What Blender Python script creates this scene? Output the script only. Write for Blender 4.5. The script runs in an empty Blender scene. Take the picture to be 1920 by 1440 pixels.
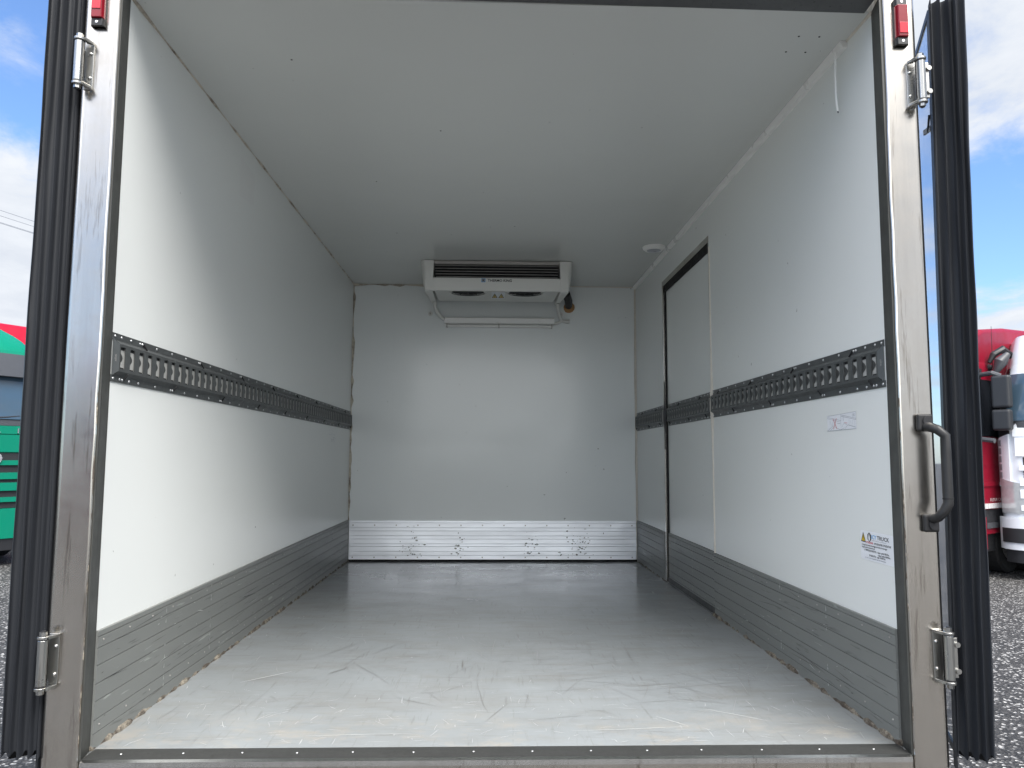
import bpy, bmesh, math, random
from mathutils import Vector, Matrix
random.seed(7)
rad = math.radians
scene = bpy.context.scene
COL = scene.collection

# ------------------------------------------------------------------ camera
FL = 0.90            # height of the load floor above the ground
cam_d = bpy.data.cameras.new('camera'); cam = bpy.data.objects.new('camera', cam_d); COL.objects.link(cam)
yaw, pit, rol = rad(1.7153), rad(5.4861), rad(0.2585)
fw = Vector((math.sin(yaw)*math.cos(pit), math.cos(yaw)*math.cos(pit), math.sin(pit)))
rt = Vector((math.cos(yaw), -math.sin(yaw), 0)); up = rt.cross(fw)
r2 = math.cos(rol)*rt + math.sin(rol)*up; u2 = -math.sin(rol)*rt + math.cos(rol)*up
m = Matrix((r2, u2, -fw)).transposed().to_4x4(); m.translation = Vector((-0.0428, -2.1575, 0.781+FL))
cam.matrix_world = m
cam_d.sensor_width = 36; cam_d.lens = 36*1439.7/1920; cam_d.clip_end = 5000; cam_d.clip_start = 0.02
scene.camera = cam
scene.view_settings.view_transform = 'Standard'; scene.view_settings.look = 'None'
scene.view_settings.gamma = 1; scene.view_settings.exposure = 0.83
scene.view_settings.use_curve_mapping = False

# ------------------------------------------------------------------ sun and sky
SUN_EL, SUN_AZ = rad(53), rad(150)     # azimuth clockwise from +Y: behind the viewer, to the right
sun_dir = Vector((math.sin(SUN_AZ)*math.cos(SUN_EL), math.cos(SUN_AZ)*math.cos(SUN_EL), math.sin(SUN_EL)))
sd = bpy.data.lights.new('sun', 'SUN'); sun = bpy.data.objects.new('sun', sd); COL.objects.link(sun)
sd.energy = 2.7; sd.angle = rad(40); sd.color = (1.0, 0.975, 0.94)
sun.rotation_euler = sun_dir.to_track_quat('Z', 'Y').to_euler(); sun.location = (6, -8, 14)

world = bpy.data.worlds.new('World'); scene.world = world; world.use_nodes = True
wt = world.node_tree; wn, wl = wt.nodes, wt.links
bg = wn['Background']; bg.inputs['Strength'].default_value = 0.10
sky = wn.new('ShaderNodeTexSky'); sky.sky_type = 'NISHITA'; sky.sun_disc = False
sky.sun_elevation = SUN_EL; sky.sun_rotation = SUN_AZ; sky.air_density = 1.0; sky.dust_density = 0.6; sky.ozone_density = 1.6
tc = wn.new('ShaderNodeTexCoord')
def wnode(t, **k):
    n = wn.new(t)
    for a, b in k.items(): setattr(n, a, b)
    return n
def wmath(op, a, b=None, c=None, clamp=False):
    n = wnode('ShaderNodeMath', operation=op); n.use_clamp = clamp
    for i, v in enumerate((a, b, c)):
        if v is None: continue
        if isinstance(v, (int, float)): n.inputs[i].default_value = v
        else: wl.new(v, n.inputs[i])
    return n.outputs[0]
sep = wnode('ShaderNodeSeparateXYZ'); wl.new(tc.outputs['Generated'], sep.inputs[0])
# project the view direction onto a cloud layer so that clouds flatten towards the horizon
zc = wmath('MAXIMUM', sep.outputs['Z'], 0.03); zc = wmath('ADD', zc, 0.12)
px_ = wmath('DIVIDE', sep.outputs['X'], zc); py_ = wmath('DIVIDE', sep.outputs['Y'], zc)
comb = wnode('ShaderNodeCombineXYZ'); wl.new(px_, comb.inputs[0]); wl.new(py_, comb.inputs[1])
def wnoise(vec, scale, detail, rough, dist=0.0, off=(0, 0, 0), sc=(1, 1, 1)):
    mp = wnode('ShaderNodeMapping'); mp.inputs['Location'].default_value = off; mp.inputs['Scale'].default_value = sc
    wl.new(vec, mp.inputs[0]); n = wnode('ShaderNodeTexNoise'); wl.new(mp.outputs[0], n.inputs['Vector'])
    n.inputs['Scale'].default_value = scale; n.inputs['Detail'].default_value = detail
    n.inputs['Roughness'].default_value = rough; n.inputs['Distortion'].default_value = dist
    return n.outputs['Fac']
big = wnoise(comb.outputs[0], 0.9, 3, 0.5, 0, (3.1, 1.7, 0))
fine = wnoise(comb.outputs[0], 4.2, 7, 0.62, 0.3, (0.4, 5.2, 0), (1, 0.75, 1))
def blob(d, lo, hi):       # a soft patch round a direction of the sky
    d = Vector(d).normalized()
    v = wnode('ShaderNodeVectorMath', operation='DOT_PRODUCT'); wl.new(tc.outputs['Generated'], v.inputs[0]); v.inputs[1].default_value = d
    mr = wnode('ShaderNodeMapRange'); mr.inputs[1].default_value = math.cos(rad(lo)); mr.inputs[2].default_value = math.cos(rad(hi))
    mr.interpolation_type = 'SMOOTHSTEP'; wl.new(v.outputs['Value'], mr.inputs[0]); return mr.outputs[0]
def dirpx(x, y): return fw*1439.7 + r2*(x-960) + u2*(720-y)
cov = wmath('MULTIPLY', big, 0.42)
cov = wmath('ADD', cov, wmath('MULTIPLY', fine, 0.62))
for (d, lo, hi, w) in ((dirpx(1900, 90), 11, 3, 0.24), (dirpx(1930, 570), 8, 3, 0.18), (dirpx(20, 470), 7, 2, 0.20), (dirpx(30, 250), 8, 2, 0.03),
                       (dirpx(1880, 390), 7, 2, -0.26), (dirpx(40, 90), 8, 2, -0.10), (dirpx(-10, 560), 5, 1, 0.12),
                       ((0.55, -0.75, 0.75), 60, 15, 0.28), ((-0.2, -0.9, 0.9), 55, 10, 0.12)):
    cov = wmath('ADD', cov, wmath('MULTIPLY', blob(d, lo, hi), w))
cmask = wnode('ShaderNodeMapRange'); cmask.interpolation_type = 'SMOOTHSTEP'
cmask.inputs[1].default_value = 0.46; cmask.inputs[2].default_value = 0.74; wl.new(cov, cmask.inputs[0])
dens = wnode('ShaderNodeMapRange'); dens.inputs[1].default_value = 0.3; dens.inputs[2].default_value = 0.75; wl.new(fine, dens.inputs[0])
low = blob((0, -1, .22), 17, 7)  # added bright patch of sky low behind the camera, to light the bulkhead
glow = wmath('MAXIMUM', blob((.30, -.62, 1.15), 39, 10), wmath('MULTIPLY', blob((-.80, -.38, 1.05), 47, 12), 1.1))  # bright cloud near the sun, and an added glow to light the right wall
crmp = wnode('ShaderNodeMix', data_type='RGBA')
crmp.inputs['A'].default_value = (4.2, 4.5, 5.0, 1); crmp.inputs['B'].default_value = (5.3, 5.5, 5.8, 1); wl.new(dens.outputs[0], crmp.inputs['Factor'])
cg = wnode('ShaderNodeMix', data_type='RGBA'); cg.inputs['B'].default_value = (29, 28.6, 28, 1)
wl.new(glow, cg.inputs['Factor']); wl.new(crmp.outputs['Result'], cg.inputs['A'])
skmul = wnode('ShaderNodeMix', data_type='RGBA', blend_type='MULTIPLY'); skmul.inputs['Factor'].default_value = 1
skmul.inputs['B'].default_value = (1.02, 1.22, 1.5, 1); wl.new(sky.outputs[0], skmul.inputs['A'])
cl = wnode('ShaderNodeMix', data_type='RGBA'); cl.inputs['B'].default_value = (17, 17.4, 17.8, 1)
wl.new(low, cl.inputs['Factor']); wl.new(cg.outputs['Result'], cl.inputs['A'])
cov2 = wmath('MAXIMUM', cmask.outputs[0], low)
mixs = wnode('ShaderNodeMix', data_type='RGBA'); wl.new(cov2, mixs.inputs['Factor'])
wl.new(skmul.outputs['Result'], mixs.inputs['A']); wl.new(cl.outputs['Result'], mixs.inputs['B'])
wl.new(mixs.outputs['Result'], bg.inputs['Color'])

# ------------------------------------------------------------------ materials
class Mat:
    def __init__(s, name):
        s.m = bpy.data.materials.new(name); s.m.use_nodes = True
        s.n, s.l = s.m.node_tree.nodes, s.m.node_tree.links; s.b = s.n['Principled BSDF']
        s.tc = s.n.new('ShaderNodeTexCoord')
    def set(s, **k):
        for a, v in k.items():
            i = s.b.inputs[a.replace('_', ' ')]
            if isinstance(v, (int, float)): i.default_value = v
            elif isinstance(v, tuple): i.default_value = v + (1,) if len(v) == 3 else v
            else: s.l.new(v, i)
        return s
    def noise(s, scale, detail=4, rough=.55, sc=(1, 1, 1), off=(0, 0, 0), dist=0):
        mp = s.n.new('ShaderNodeMapping'); mp.inputs['Scale'].default_value = sc; mp.inputs['Location'].default_value = off
        s.l.new(s.tc.outputs['Object'], mp.inputs[0]); n = s.n.new('ShaderNodeTexNoise'); s.l.new(mp.outputs[0], n.inputs['Vector'])
        n.inputs['Scale'].default_value = scale; n.inputs['Detail'].default_value = detail; n.inputs['Roughness'].default_value = rough
        n.inputs['Distortion'].default_value = dist; return n.outputs['Fac']
    def voro(s, scale, feature='F1', out='Distance'):
        n = s.n.new('ShaderNodeTexVoronoi'); n.feature = feature; n.inputs['Scale'].default_value = scale
        s.l.new(s.tc.outputs['Object'], n.inputs['Vector']); return n.outputs[out]
    def ramp(s, fac, lo, hi, a, b):
        n = s.n.new('ShaderNodeMapRange'); n.inputs[1].default_value = lo; n.inputs[2].default_value = hi
        n.inputs[3].default_value = a; n.inputs[4].default_value = b; s.l.new(fac, n.inputs[0]); return n.outputs[0]
    def mix(s, fac, a, b, blend='MIX'):
        n = s.n.new('ShaderNodeMix'); n.data_type = 'RGBA'; n.blend_type = blend
        for key, v in (('Factor', fac), ('A', a), ('B', b)):
            if isinstance(v, (int, float)): n.inputs[key].default_value = v
            elif isinstance(v, tuple): n.inputs[key].default_value = v + (1,) if len(v) == 3 else v
            else: s.l.new(v, n.inputs[key])
        return n.outputs['Result']
    def math(s, op, a, b):
        n = s.n.new('ShaderNodeMath'); n.operation = op
        for i, v in enumerate((a, b)):
            if isinstance(v, (int, float)): n.inputs[i].default_value = v
            else: s.l.new(v, n.inputs[i])
        return n.outputs[0]
    def bump(s, h, strength=.2, dist=.01):
        n = s.n.new('ShaderNodeBump'); n.inputs['Strength'].default_value = strength; n.inputs['Distance'].default_value = dist
        s.l.new(h, n.inputs['Height']); s.l.new(n.outputs[0], s.b.inputs['Normal']); return s

def plain(name, col, rough=.5, metal=0, var=.12, scale=18, **k):
    M = Mat(name); f = M.noise(scale, 5, .6)
    c2 = tuple(max(0, c*(1-var)) for c in col); c1 = tuple(min(1, c*(1+var)) for c in col)
    M.set(Base_Color=M.mix(f, c2, c1), Roughness=M.ramp(M.noise(scale*1.7, 3), .3, .7, rough*.85, min(1, rough*1.15)), Metallic=metal, **k)
    return M.m

def white_panel(name, col, off=(0, 0, 0), rough=(.2, .34), wave=.35):
    M = Mat(name)
    soft = M.noise(1.3, 3, .5, off=off)
    base = M.mix(soft, tuple(c*.965 for c in col), tuple(min(1, c*1.02) for c in col))
    sp = M.noise(34, 2, .4, off=(off[0]+4, 1, 2))
    base = M.mix(M.ramp(sp, .79, .81, 0, .55), base, (.12, .11, .10))
    M.set(Base_Color=base, Roughness=(rough[0]+rough[1])/2, Specular_IOR_Level=.5)
    if wave: M.bump(M.noise(2.6, 2, .45, off=off), wave, .012)
    return M.m
M_wall = white_panel('white_wall_panel', (.84, .86, .845), (0, 0, 0), (.25, .29), 0)
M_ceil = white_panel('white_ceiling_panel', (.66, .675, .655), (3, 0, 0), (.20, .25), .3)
M_back = white_panel('white_bulkhead_panel', (.84, .875, .875), (7, 0, 0), (.15, .19), .5)

def floor_mat():
    M = Mat('grey_floor_paint')
    a = M.noise(2.2, 6, .65); b = M.noise(9, 6, .7, sc=(.35, 1, 1)); c = M.noise(30, 5, .7, sc=(.2, 1, 1), off=(3, 1, 0))
    col = M.mix(a, (.235, .255, .265), (.30, .32, .33))
    col = M.mix(M.ramp(b, .48, .72, 0, .5), col, (.20, .19, .17))
    big = M.noise(1.1, 5, .65, off=(6, 1, 0)); col = M.mix(M.ramp(big, .45, .7, 0, .35), col, (.19, .19, .18))
    sc2 = M.noise(70, 3, .6, sc=(1, .08, 1), off=(2, 9, 0)); col = M.mix(M.ramp(sc2, .60, .72, 0, .45), col, (.14, .14, .135))
    sc3 = M.noise(60, 3, .6, sc=(.07, 1, 1), off=(5, 3, 0)); col = M.mix(M.ramp(sc3, .60, .72, 0, .40), col, (.15, .145, .135))
    col = M.mix(M.ramp(c, .62, .74, 0, .35), col, (.50, .52, .52))
    d = M.noise(26, 6, .75, sc=(1, .25, 1), off=(8, 2, 0))
    col = M.mix(M.ramp(d, .63, .74, 0, .35), col, (.22, .21, .2))
    # worn patches of bare brown ply near the loading edge
    sx = M.n.new('ShaderNodeSeparateXYZ'); M.l.new(M.tc.outputs['Object'], sx.inputs[0])
    near = M.ramp(sx.outputs['Y'], .36, .08, 0, 1)
    wear = M.math('MULTIPLY', near, M.ramp(M.noise(7, 7, .75, sc=(.6, 1, 1), off=(1, 4, 0)), .50, .64, 0, .8))
    col = M.mix(wear, col, (.33, .31, .275))
    M.set(Base_Color=col, Roughness=M.ramp(M.noise(6, 6, .7, sc=(.5, 1, 1)), .3, .7, .11, .28), Specular_IOR_Level=.75)
    M.bump(M.noise(3, 2, .5), .25, .006)
    return M.m
M_floor = floor_mat()
M_scr_d = plain('dark_scratch', (.10, .09, .085), .6)
M_scr_l = plain('pale_scratch', (.60, .615, .61), .5)
M_scr_m = plain('grey_scratch', (.22, .22, .215), .55)

def kick_mat(name, col, metal, rough):
    M = Mat(name)
    s = M.noise(14, 6, .7, sc=(1, .12, 1)); f = M.noise(60, 3, .6, sc=(1, .1, 1.3), off=(3, 0, 1))
    c = M.mix(s, tuple(x*.82 for x in col), tuple(min(1, x*1.12) for x in col))
    c = M.mix(M.ramp(f, .64, .72, 0, .6), c, tuple(x*.35 for x in col))
    g = M.noise(45, 3, .6, sc=(1, .1, 1.3), off=(13, 0, 5))
    c = M.mix(M.ramp(g, .67, .73, 0, .6), c, tuple(min(1, x*2.2) for x in col))
    M.set(Base_Color=c, Metallic=metal, Roughness=M.ramp(s, .3, .7, rough*.8, rough*1.2))
    return M.m
M_kick = kick_mat('grey_painted_kick_board', (.218, .226, .217), .15, .42)
def alu_mat():
    M = Mat('bare_aluminium_kick_board')
    s = M.noise(10, 6, .7, sc=(.12, 1, 1)); sc = M.noise(22, 6, .8, off=(2, 0, 0))
    c = M.mix(s, (.86, .89, .94), (.95, .965, .99))
    M.set(Base_Color=c, Metallic=1.0, Roughness=M.ramp(s, .3, .7, .42, .55)); M.bump(M.noise(4, 2, .5), .5, .012)
    return M.m
M_alu = alu_mat()
def steel(name, col, rough, dirty=.35, metal=.9):
    M = Mat(name)
    v = M.noise(16, 6, .7, sc=(1, 1, .05)); g = M.noise(6, 6, .7, off=(5, 2, 1)); st = M.noise(55, 4, .7, sc=(1, 1, .06), off=(1, 7, 3))
    c = M.mix(v, tuple(x*.74 for x in col), tuple(min(1, x*1.14) for x in col))
    c = M.mix(M.ramp(g, .4, .85, 0, dirty), c, tuple(x*q for x, q in zip(col, (.5, .45, .38))))
    c = M.mix(M.ramp(st, .58, .74, 0, .75), c, tuple(x*q for x, q in zip(col, (.3, .26, .22))))
    M.set(Base_Color=c, Metallic=metal, Roughness=M.ramp(g, .3, .7, rough*.8, rough*1.3)); M.bump(M.noise(2.5, 2, .5, sc=(1, 1, .6)), .25, .01)
    return M.m
M_steel = steel('brushed_stainless_steel', (.66, .625, .575), .21, .4, 1.0)
M_edge = steel('polished_steel_edge', (.80, .80, .79), .2, .2, 1.0)
M_reveal = steel('dark_worn_reveal', (.075, .077, .072), .42, .12, .3)
M_thr = steel('dark_threshold_strip', (.04, .041, .04), .55, .3, .1)
M_head = steel('scuffed_header_steel', (.13, .134, .138), .4, .3, .4)
M_hinge = steel('zinc_hinge_steel', (.50, .50, .485), .26, .3, 1.0)
M_bolt = plain('bright_screw', (.82, .83, .84), .25, 1)
M_screw = plain('dull_screw', (.55, .56, .57), .32, .8)
M_rail = plain('dark_grey_rail', (.095, .102, .104), .42, .35, .12, 30)
M_railback = plain('pale_rail_backing', (.40, .40, .385), .5)
M_bulge = plain('dark_rail_wave', (.05, .052, .052), .45)
def rubber():
    M = Mat('black_rubber'); n = M.noise(12, 5, .7, sc=(1, 1, .12)); d = M.noise(90, 2, .5)
    c = M.mix(n, (.018, .020, .024), (.022, .024, .029)); c = M.mix(M.ramp(d, .76, .80, 0, .3), c, (.16, .155, .15))
    M.set(Base_Color=c, Roughness=.5, Specular_IOR_Level=.28); return M.m
M_rubber = rubber()
M_black = plain('black_plastic', (.018, .018, .02), .45)
M_dark = plain('black_void', (.006, .006, .007), .8)
M_seal = Mat('dirty_cream_sealant'); _n = M_seal.noise(26, 6, .75); _k = M_seal.noise(9, 4, .7, off=(2, 2, 2))
M_seal.set(Base_Color=M_seal.mix(M_seal.ramp(_k, .45, .66, 0, .9), M_seal.mix(_n, (.50, .45, .37), (.68, .63, .54)), (.13, .10, .075)), Roughness=.75); M_seal.bump(_n, .6, .01); M_seal = M_seal.m
M_sealc = plain('cream_sealant', (.66, .62, .55), .6, 0, .15, 40)
M_grime = Mat('grimy_floor_joint'); _n = M_grime.noise(20, 7, .8)
M_grime.set(Base_Color=M_grime.mix(M_grime.ramp(_n, .34, .54, 0, 1), (.40, .36, .29), (.075, .06, .048)), Roughness=.85); M_grime.bump(_n, .8, .012); M_grime = M_grime.m
M_grip = plain('worn_black_grip', (.014, .014, .015), .5, 0, .5, 25)
M_red_l = plain('red_lens', (.20, .006, .014), .15, 0, .2, 60, Coat_Weight=.3)
M_red_b = plain('bright_red_reflector', (.48, .012, .03), .12, 0, .25, 200, Coat_Weight=.4)
M_skin = plain('white_gloss_skin', (.74, .76, .77), .05, 0, .03, 3, Specular_IOR_Level=.7, Coat_Weight=.8, Coat_Roughness=.03)
M_skin2 = plain('grey_door_lining', (.55, .56, .55), .35)
M_unit = plain('white_moulded_plastic', (.74, .74, .71), .38, 0, .03, 5)
M_unit2 = plain('grey_plate', (.42, .40, .38), .4, .4)
M_slat = plain('grey_louvre_slat', (.30, .29, .28), .4)
M_lamp = plain('white_lamp_plastic', (.88, .88, .86), .3, 0, .03, 5)
M_lamp2 = plain('frosted_lamp_cover', (.45, .46, .50), .3)
M_paper = plain('white_sticker', (.86, .88, .92), .35, 0, .02, 5)
M_ink = plain('black_ink', (.02, .02, .025), .5)
M_ink2 = plain('faded_blue_grey_ink', (.30, .32, .36), .5)
M_inkred = plain('red_ink', (.55, .03, .06), .5)
M_inkblue = plain('blue_ink', (.08, .35, .70), .5)
M_yel = plain('yellow_ink', (.80, .56, .04), .45)
M_foam = plain('orange_foam', (.45, .26, .12), .9, 0, .4, 40)

# ------------------------------------------------------------------ mesh building
class MB:
    def __init__(s): s.v, s.f, s.mi, s.sm, s.mats = [], [], [], [], []
    def mat(s, m):
        if m not in s.mats: s.mats.append(m)
        return s.mats.index(m)
    def face(s, idx, m, smooth=False): s.f.append(tuple(idx)); s.mi.append(s.mat(m)); s.sm.append(smooth)
    def add(s, pts): k = len(s.v); s.v += [tuple(p) for p in pts]; return k
    def box(s, a, b, m, open_=()):
        (x0, y0, z0), (x1, y1, z1) = [min(p, q) for p, q in zip(a, b)], [max(p, q) for p, q in zip(a, b)]
        k = s.add([(x0, y0, z0), (x1, y0, z0), (x1, y1, z0), (x0, y1, z0), (x0, y0, z1), (x1, y0, z1), (x1, y1, z1), (x0, y1, z1)])
        for n, q in (('-z', (0, 3, 2, 1)), ('+z', (4, 5, 6, 7)), ('-y', (0, 1, 5, 4)), ('+x', (1, 2, 6, 5)), ('+y', (2, 3, 7, 6)), ('-x', (3, 0, 4, 7))):
            if n not in open_: s.face([k+i for i in q], m)
        return s
    def quad(s, pts, m): k = s.add(pts); s.face(range(k, k+len(pts)), m); return s
    def loft(s, rings, m, cap=True, closed=True, smooth=False):
        n = len(rings[0]); ks = [s.add(r) for r in rings]
        for a, b in zip(ks, ks[1:]):
            for i in range(n if closed else n-1):
                j = (i+1) % n; s.face((a+i, a+j, b+j, b+i), m, smooth)
        if cap: s.face([ks[0]+i for i in range(n)][::-1], m); s.face([ks[-1]+i for i in range(n)], m)
        return s
    def prism(s, prof, fn, t0, t1, m, cap=True, smooth=False, closed=True):   # profile points (a, b) swept along t with fn(a, b, t)
        return s.loft([[fn(a, b, t) for a, b in prof] for t in (t0, t1)], m, cap, closed, smooth)
    def tube(s, pts, r, m, n=10, cap=True):
        pts = [Vector(p) for p in pts]; rs = r if isinstance(r, (list, tuple)) else [r]*len(pts); rings = []; prev = None
        for i, p in enumerate(pts):
            d = (pts[min(i+1, len(pts)-1)] - pts[max(i-1, 0)]).normalized()
            if prev is None:
                ref = Vector((0, 0, 1)) if abs(d.z) < .9 else Vector((1, 0, 0)); a = d.cross(ref).normalized()
            else: a = (prev - d*prev.dot(d)).normalized()
            prev = a; b = d.cross(a)
            rings.append([p + rs[i]*(math.cos(2*math.pi*k/n)*a + math.sin(2*math.pi*k/n)*b) for k in range(n)])
        return s.loft(rings, m, cap, True, n > 8)
    def cyl(s, c, ax, r, h, m, n=16, r2=None):
        c = Vector(c); ax = Vector(ax).normalized(); return s.tube([c, c+ax*h], [r, r if r2 is None else r2], m, n)
    def dome(s, c, ax, r, h, m, n=10, k=3):
        c = Vector(c); ax = Vector(ax).normalized()
        pts = [c + ax*(h*math.sin(i/k*math.pi/2)) for i in range(k+1)]; rs = [max(r*math.cos(i/k*math.pi/2), r*.04) for i in range(k+1)]
        ref = Vector((0, 0, 1)) if abs(ax.z) < .9 else Vector((1, 0, 0)); a = ax.cross(ref).normalized(); b = ax.cross(a)
        s.loft([[p + q*(math.cos(2*math.pi*j/n)*a + math.sin(2*math.pi*j/n)*b) for j in range(n)] for p, q in zip(pts, rs)], m, True, True, True); return s
    def text(s, body, size, o, X, Y, m, align='LEFT', depth=0.0, xs=1.0, bold=0.0):
        cu = bpy.data.curves.new('t', 'FONT'); cu.body = body; cu.size = size; cu.align_x = align; cu.extrude = depth; cu.offset = bold; cu.resolution_u = 2
        ob = bpy.data.objects.new('t', cu); COL.objects.link(ob)
        me = bpy.data.meshes.new_from_object(ob); o, X, Y = Vector(o), Vector(X).normalized(), Vector(Y).normalized(); Z = X.cross(Y)
        k = s.add([o + X*(v.co.x*xs) + Y*v.co.y + Z*(v.co.z+depth) for v in me.vertices])
        for p in me.polygons: s.face([k+i for i in p.vertices], m)
        bpy.data.objects.remove(ob); bpy.data.curves.remove(cu); bpy.data.meshes.remove(me); return s
    def build(s, name, parent=None, origin=None, bevel=0, seg=2, recalc=True, sharp=38):
        me = bpy.data.meshes.new(name); o = Vector(origin) if origin is not None else Vector((0, 0, 0))
        me.from_pydata([Vector(v)-o for v in s.v], [], s.f)
        for mm in s.mats: me.materials.append(mm)
        me.polygons.foreach_set('material_index', s.mi); me.polygons.foreach_set('use_smooth', s.sm)
        if recalc:
            b = bmesh.new(); b.from_mesh(me); bmesh.ops.recalc_face_normals(b, faces=b.faces); b.to_mesh(me); b.free()
        if any(s.sm): me.set_sharp_from_angle(angle=rad(sharp))
        me.update(); ob = bpy.data.objects.new(name, me); COL.objects.link(ob); ob.location = o
        if parent is not None: ob.parent = parent
        if bevel:
            md = ob.modifiers.new('bevel', 'BEVEL'); md.width = bevel; md.segments = seg; md.limit_method = 'ANGLE'; md.angle_limit = rad(40)
        return ob
def build_each(b, name, parent=None, **k):          # every loose piece of the collected mesh becomes a part of its own
    par = list(range(len(b.v)))
    def root(i):
        while par[i] != i: par[i] = par[par[i]]; i = par[i]
        return i
    for fc in b.f:
        for i in fc[1:]: par[root(i)] = root(fc[0])
    groups = {}
    for n, fc in enumerate(b.f): groups.setdefault(root(fc[0]), []).append(n)
    out = []
    for fl in groups.values():
        q = MB(); q.mats = list(b.mats); mp = {}
        for n in fl:
            for i in b.f[n]:
                if i not in mp: mp[i] = len(q.v); q.v.append(b.v[i])
            q.f.append(tuple(mp[i] for i in b.f[n])); q.mi.append(b.mi[n]); q.sm.append(b.sm[n])
        out.append(q.build(name, parent, **k))
    return out
def tag(o, label=None, cat=None, group=None, kind=None):
    for k, v in (('label', label), ('category', cat), ('group', group), ('kind', kind)):
        if v: o[k] = v
    return o
def empty(name, loc=(0, 0, 0), rz=0):
    o = bpy.data.objects.new(name, None); COL.objects.link(o); o.location = loc; o.rotation_euler = (0, 0, rz); return o
def Z(z): return z + FL

# ------------------------------------------------------------------ ground
def ground_mat():
    M = Mat('speckled_asphalt')
    v = M.voro(52, out='Color'); d = M.voro(52); n = M.noise(.5, 5, .6); n2 = M.noise(160, 3, .7)
    bw = M.n.new('ShaderNodeRGBToBW'); M.l.new(v, bw.inputs[0])
    c = M.mix(M.ramp(bw.outputs[0], .32, .85, 0, 1), (.012, .0115, .0115), (.10, .095, .092))
    c = M.mix(M.ramp(n, .35, .7, 0, .35), c, (.045, .043, .041)); c = M.mix(M.ramp(n2, .64, .72, 0, .7), c, (.55, .53, .51))
    c = M.mix(M.ramp(bw.outputs[0], .735, .765, 0, .85), c, (.44, .43, .415)); c = M.mix(M.ramp(d, .45, .75, 0, .85), c, (.012, .012, .012))
    M.set(Base_Color=c, Roughness=.75); M.bump(d, 1.0, .012); return M.m
g = MB(); S = 1500; N = 8
k = g.add([(-S+2*S*i/N, -S+2*S*j/N, 0) for j in range(N+1) for i in range(N+1)])
gm = ground_mat()
for j in range(N):
    for i in range(N): g.face((k+j*(N+1)+i, k+j*(N+1)+i+1, k+(j+1)*(N+1)+i+1, k+(j+1)*(N+1)+i), gm)
tag(g.build('ground'), kind='structure')

# ------------------------------------------------------------------ the refrigerated box body
W, H, L, T = 1.1, 2.121, 3.75, .075
RF = -.08              # plane of the rear frame
truck = tag(empty('box_truck', (0, 0, 0)), 'white insulated box body of a refrigerated truck, rear doors open, seen from behind', 'truck')
DY0, DY1, DZ1 = 1.745, 2.797, 1.915     # side door opening in the wall on the right

# walls
w = MB(); w.box((-W-T, 0, Z(-.10)), (-W, L+T, Z(H+T)), M_wall)
wall_l = w.build('side_wall', truck)
w = MB()
w.box((W, 0, Z(-.10)), (W+T, DY0, Z(H+T)), M_wall); w.box((W, DY1, Z(-.10)), (W+T, L+T, Z(H+T)), M_wall)
w.box((W, DY0, Z(DZ1)), (W+T, DY1, Z(H+T)), M_wall); w.box((W, DY0, Z(-.10)), (W+T, DY1, Z(-.004)), M_wall)
wall_r = w.build('side_wall', truck)
wb = MB(); wb.box((-W, L, Z(-.10)), (W, L+T, Z(H+T)), M_back)
for x in (-.785, -.60, .40, .47): wb.box((x-.0016, L-.0012, Z(.31)), (x+.0016, L+.01, Z(H-.02)), M_back)
wall_b = wb.build('bulkhead', truck)
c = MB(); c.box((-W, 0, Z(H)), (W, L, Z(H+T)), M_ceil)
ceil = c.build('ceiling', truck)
hb = MB()
for (x, y) in ((.935, .142), (1.001, .142), (.930, .236), (.995, .236), (-.72, .35), (-.25, .9), (.1, 2.2), (-.6, 1.5)):
    hb.cyl((x, y, Z(H)-.001), (0, 0, 1), .0035, .0015, M_dark, 8)
build_each(hb, 'screw_hole', ceil)

# skin on the outside of the walls
sk = MB()
for s in (-1, 1):
    sk.box((s*(W+T), 0, Z(-.12)), (s*(W+T+.012), L+T+.012, Z(H+T)), M_skin)
    sk.box((s*(W+T+.012), 0, Z(-.12)), (s*(W+T+.03), L+T, Z(-.04)), M_steel)
    sk.box((s*(W+T+.012), .02, Z(H-.0)), (s*(W+T+.022), L+T, Z(H+T-.01)), M_steel)
    sk.tube([(s*(W+T+.018), .12, Z(-.1)), (s*(W+T+.018), .12, Z(H))], .012, M_lamp, 8)
sk.box((-W-T, -.002, Z(H+T)), (W+T, L+T, Z(H+T+.012)), M_skin)
sk.build('outer_skin', truck)

# floor with scratches and scuffs
f = MB(); f.box((-W, 0, Z(-.10)), (W, L, Z(0)), M_floor)
def scratch(x, y, ang, ln, wd, m, curve=0., z=.0007, n=5):
    pts = []; a = ang
    for i in range(n+1): pts.append((x, y)); x += math.cos(a)*ln/n; y += math.sin(a)*ln/n; a += curve/n + random.uniform(-.03, .03)
    if any(abs(p[0]) > W-.03 or p[1] < .01 or p[1] > L-.03 for p in pts): return
    for i in range(n):
        (x0, y0), (x1, y1) = pts[i], pts[i+1]; dx, dy = x1-x0, y1-y0; q = math.hypot(dx, dy) or 1
        t0 = wd*math.sin(math.pi*(i+.15)/(n+.3)); t1 = wd*math.sin(math.pi*(i+1.15)/(n+.3)); nx, ny = -dy/q, dx/q
        f.quad([(x0-nx*t0, y0-ny*t0, Z(z)), (x1-nx*t1, y1-ny*t1, Z(z)), (x1+nx*t1, y1+ny*t1, Z(z)), (x0+nx*t0, y0+ny*t0, Z(z))], m)
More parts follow.
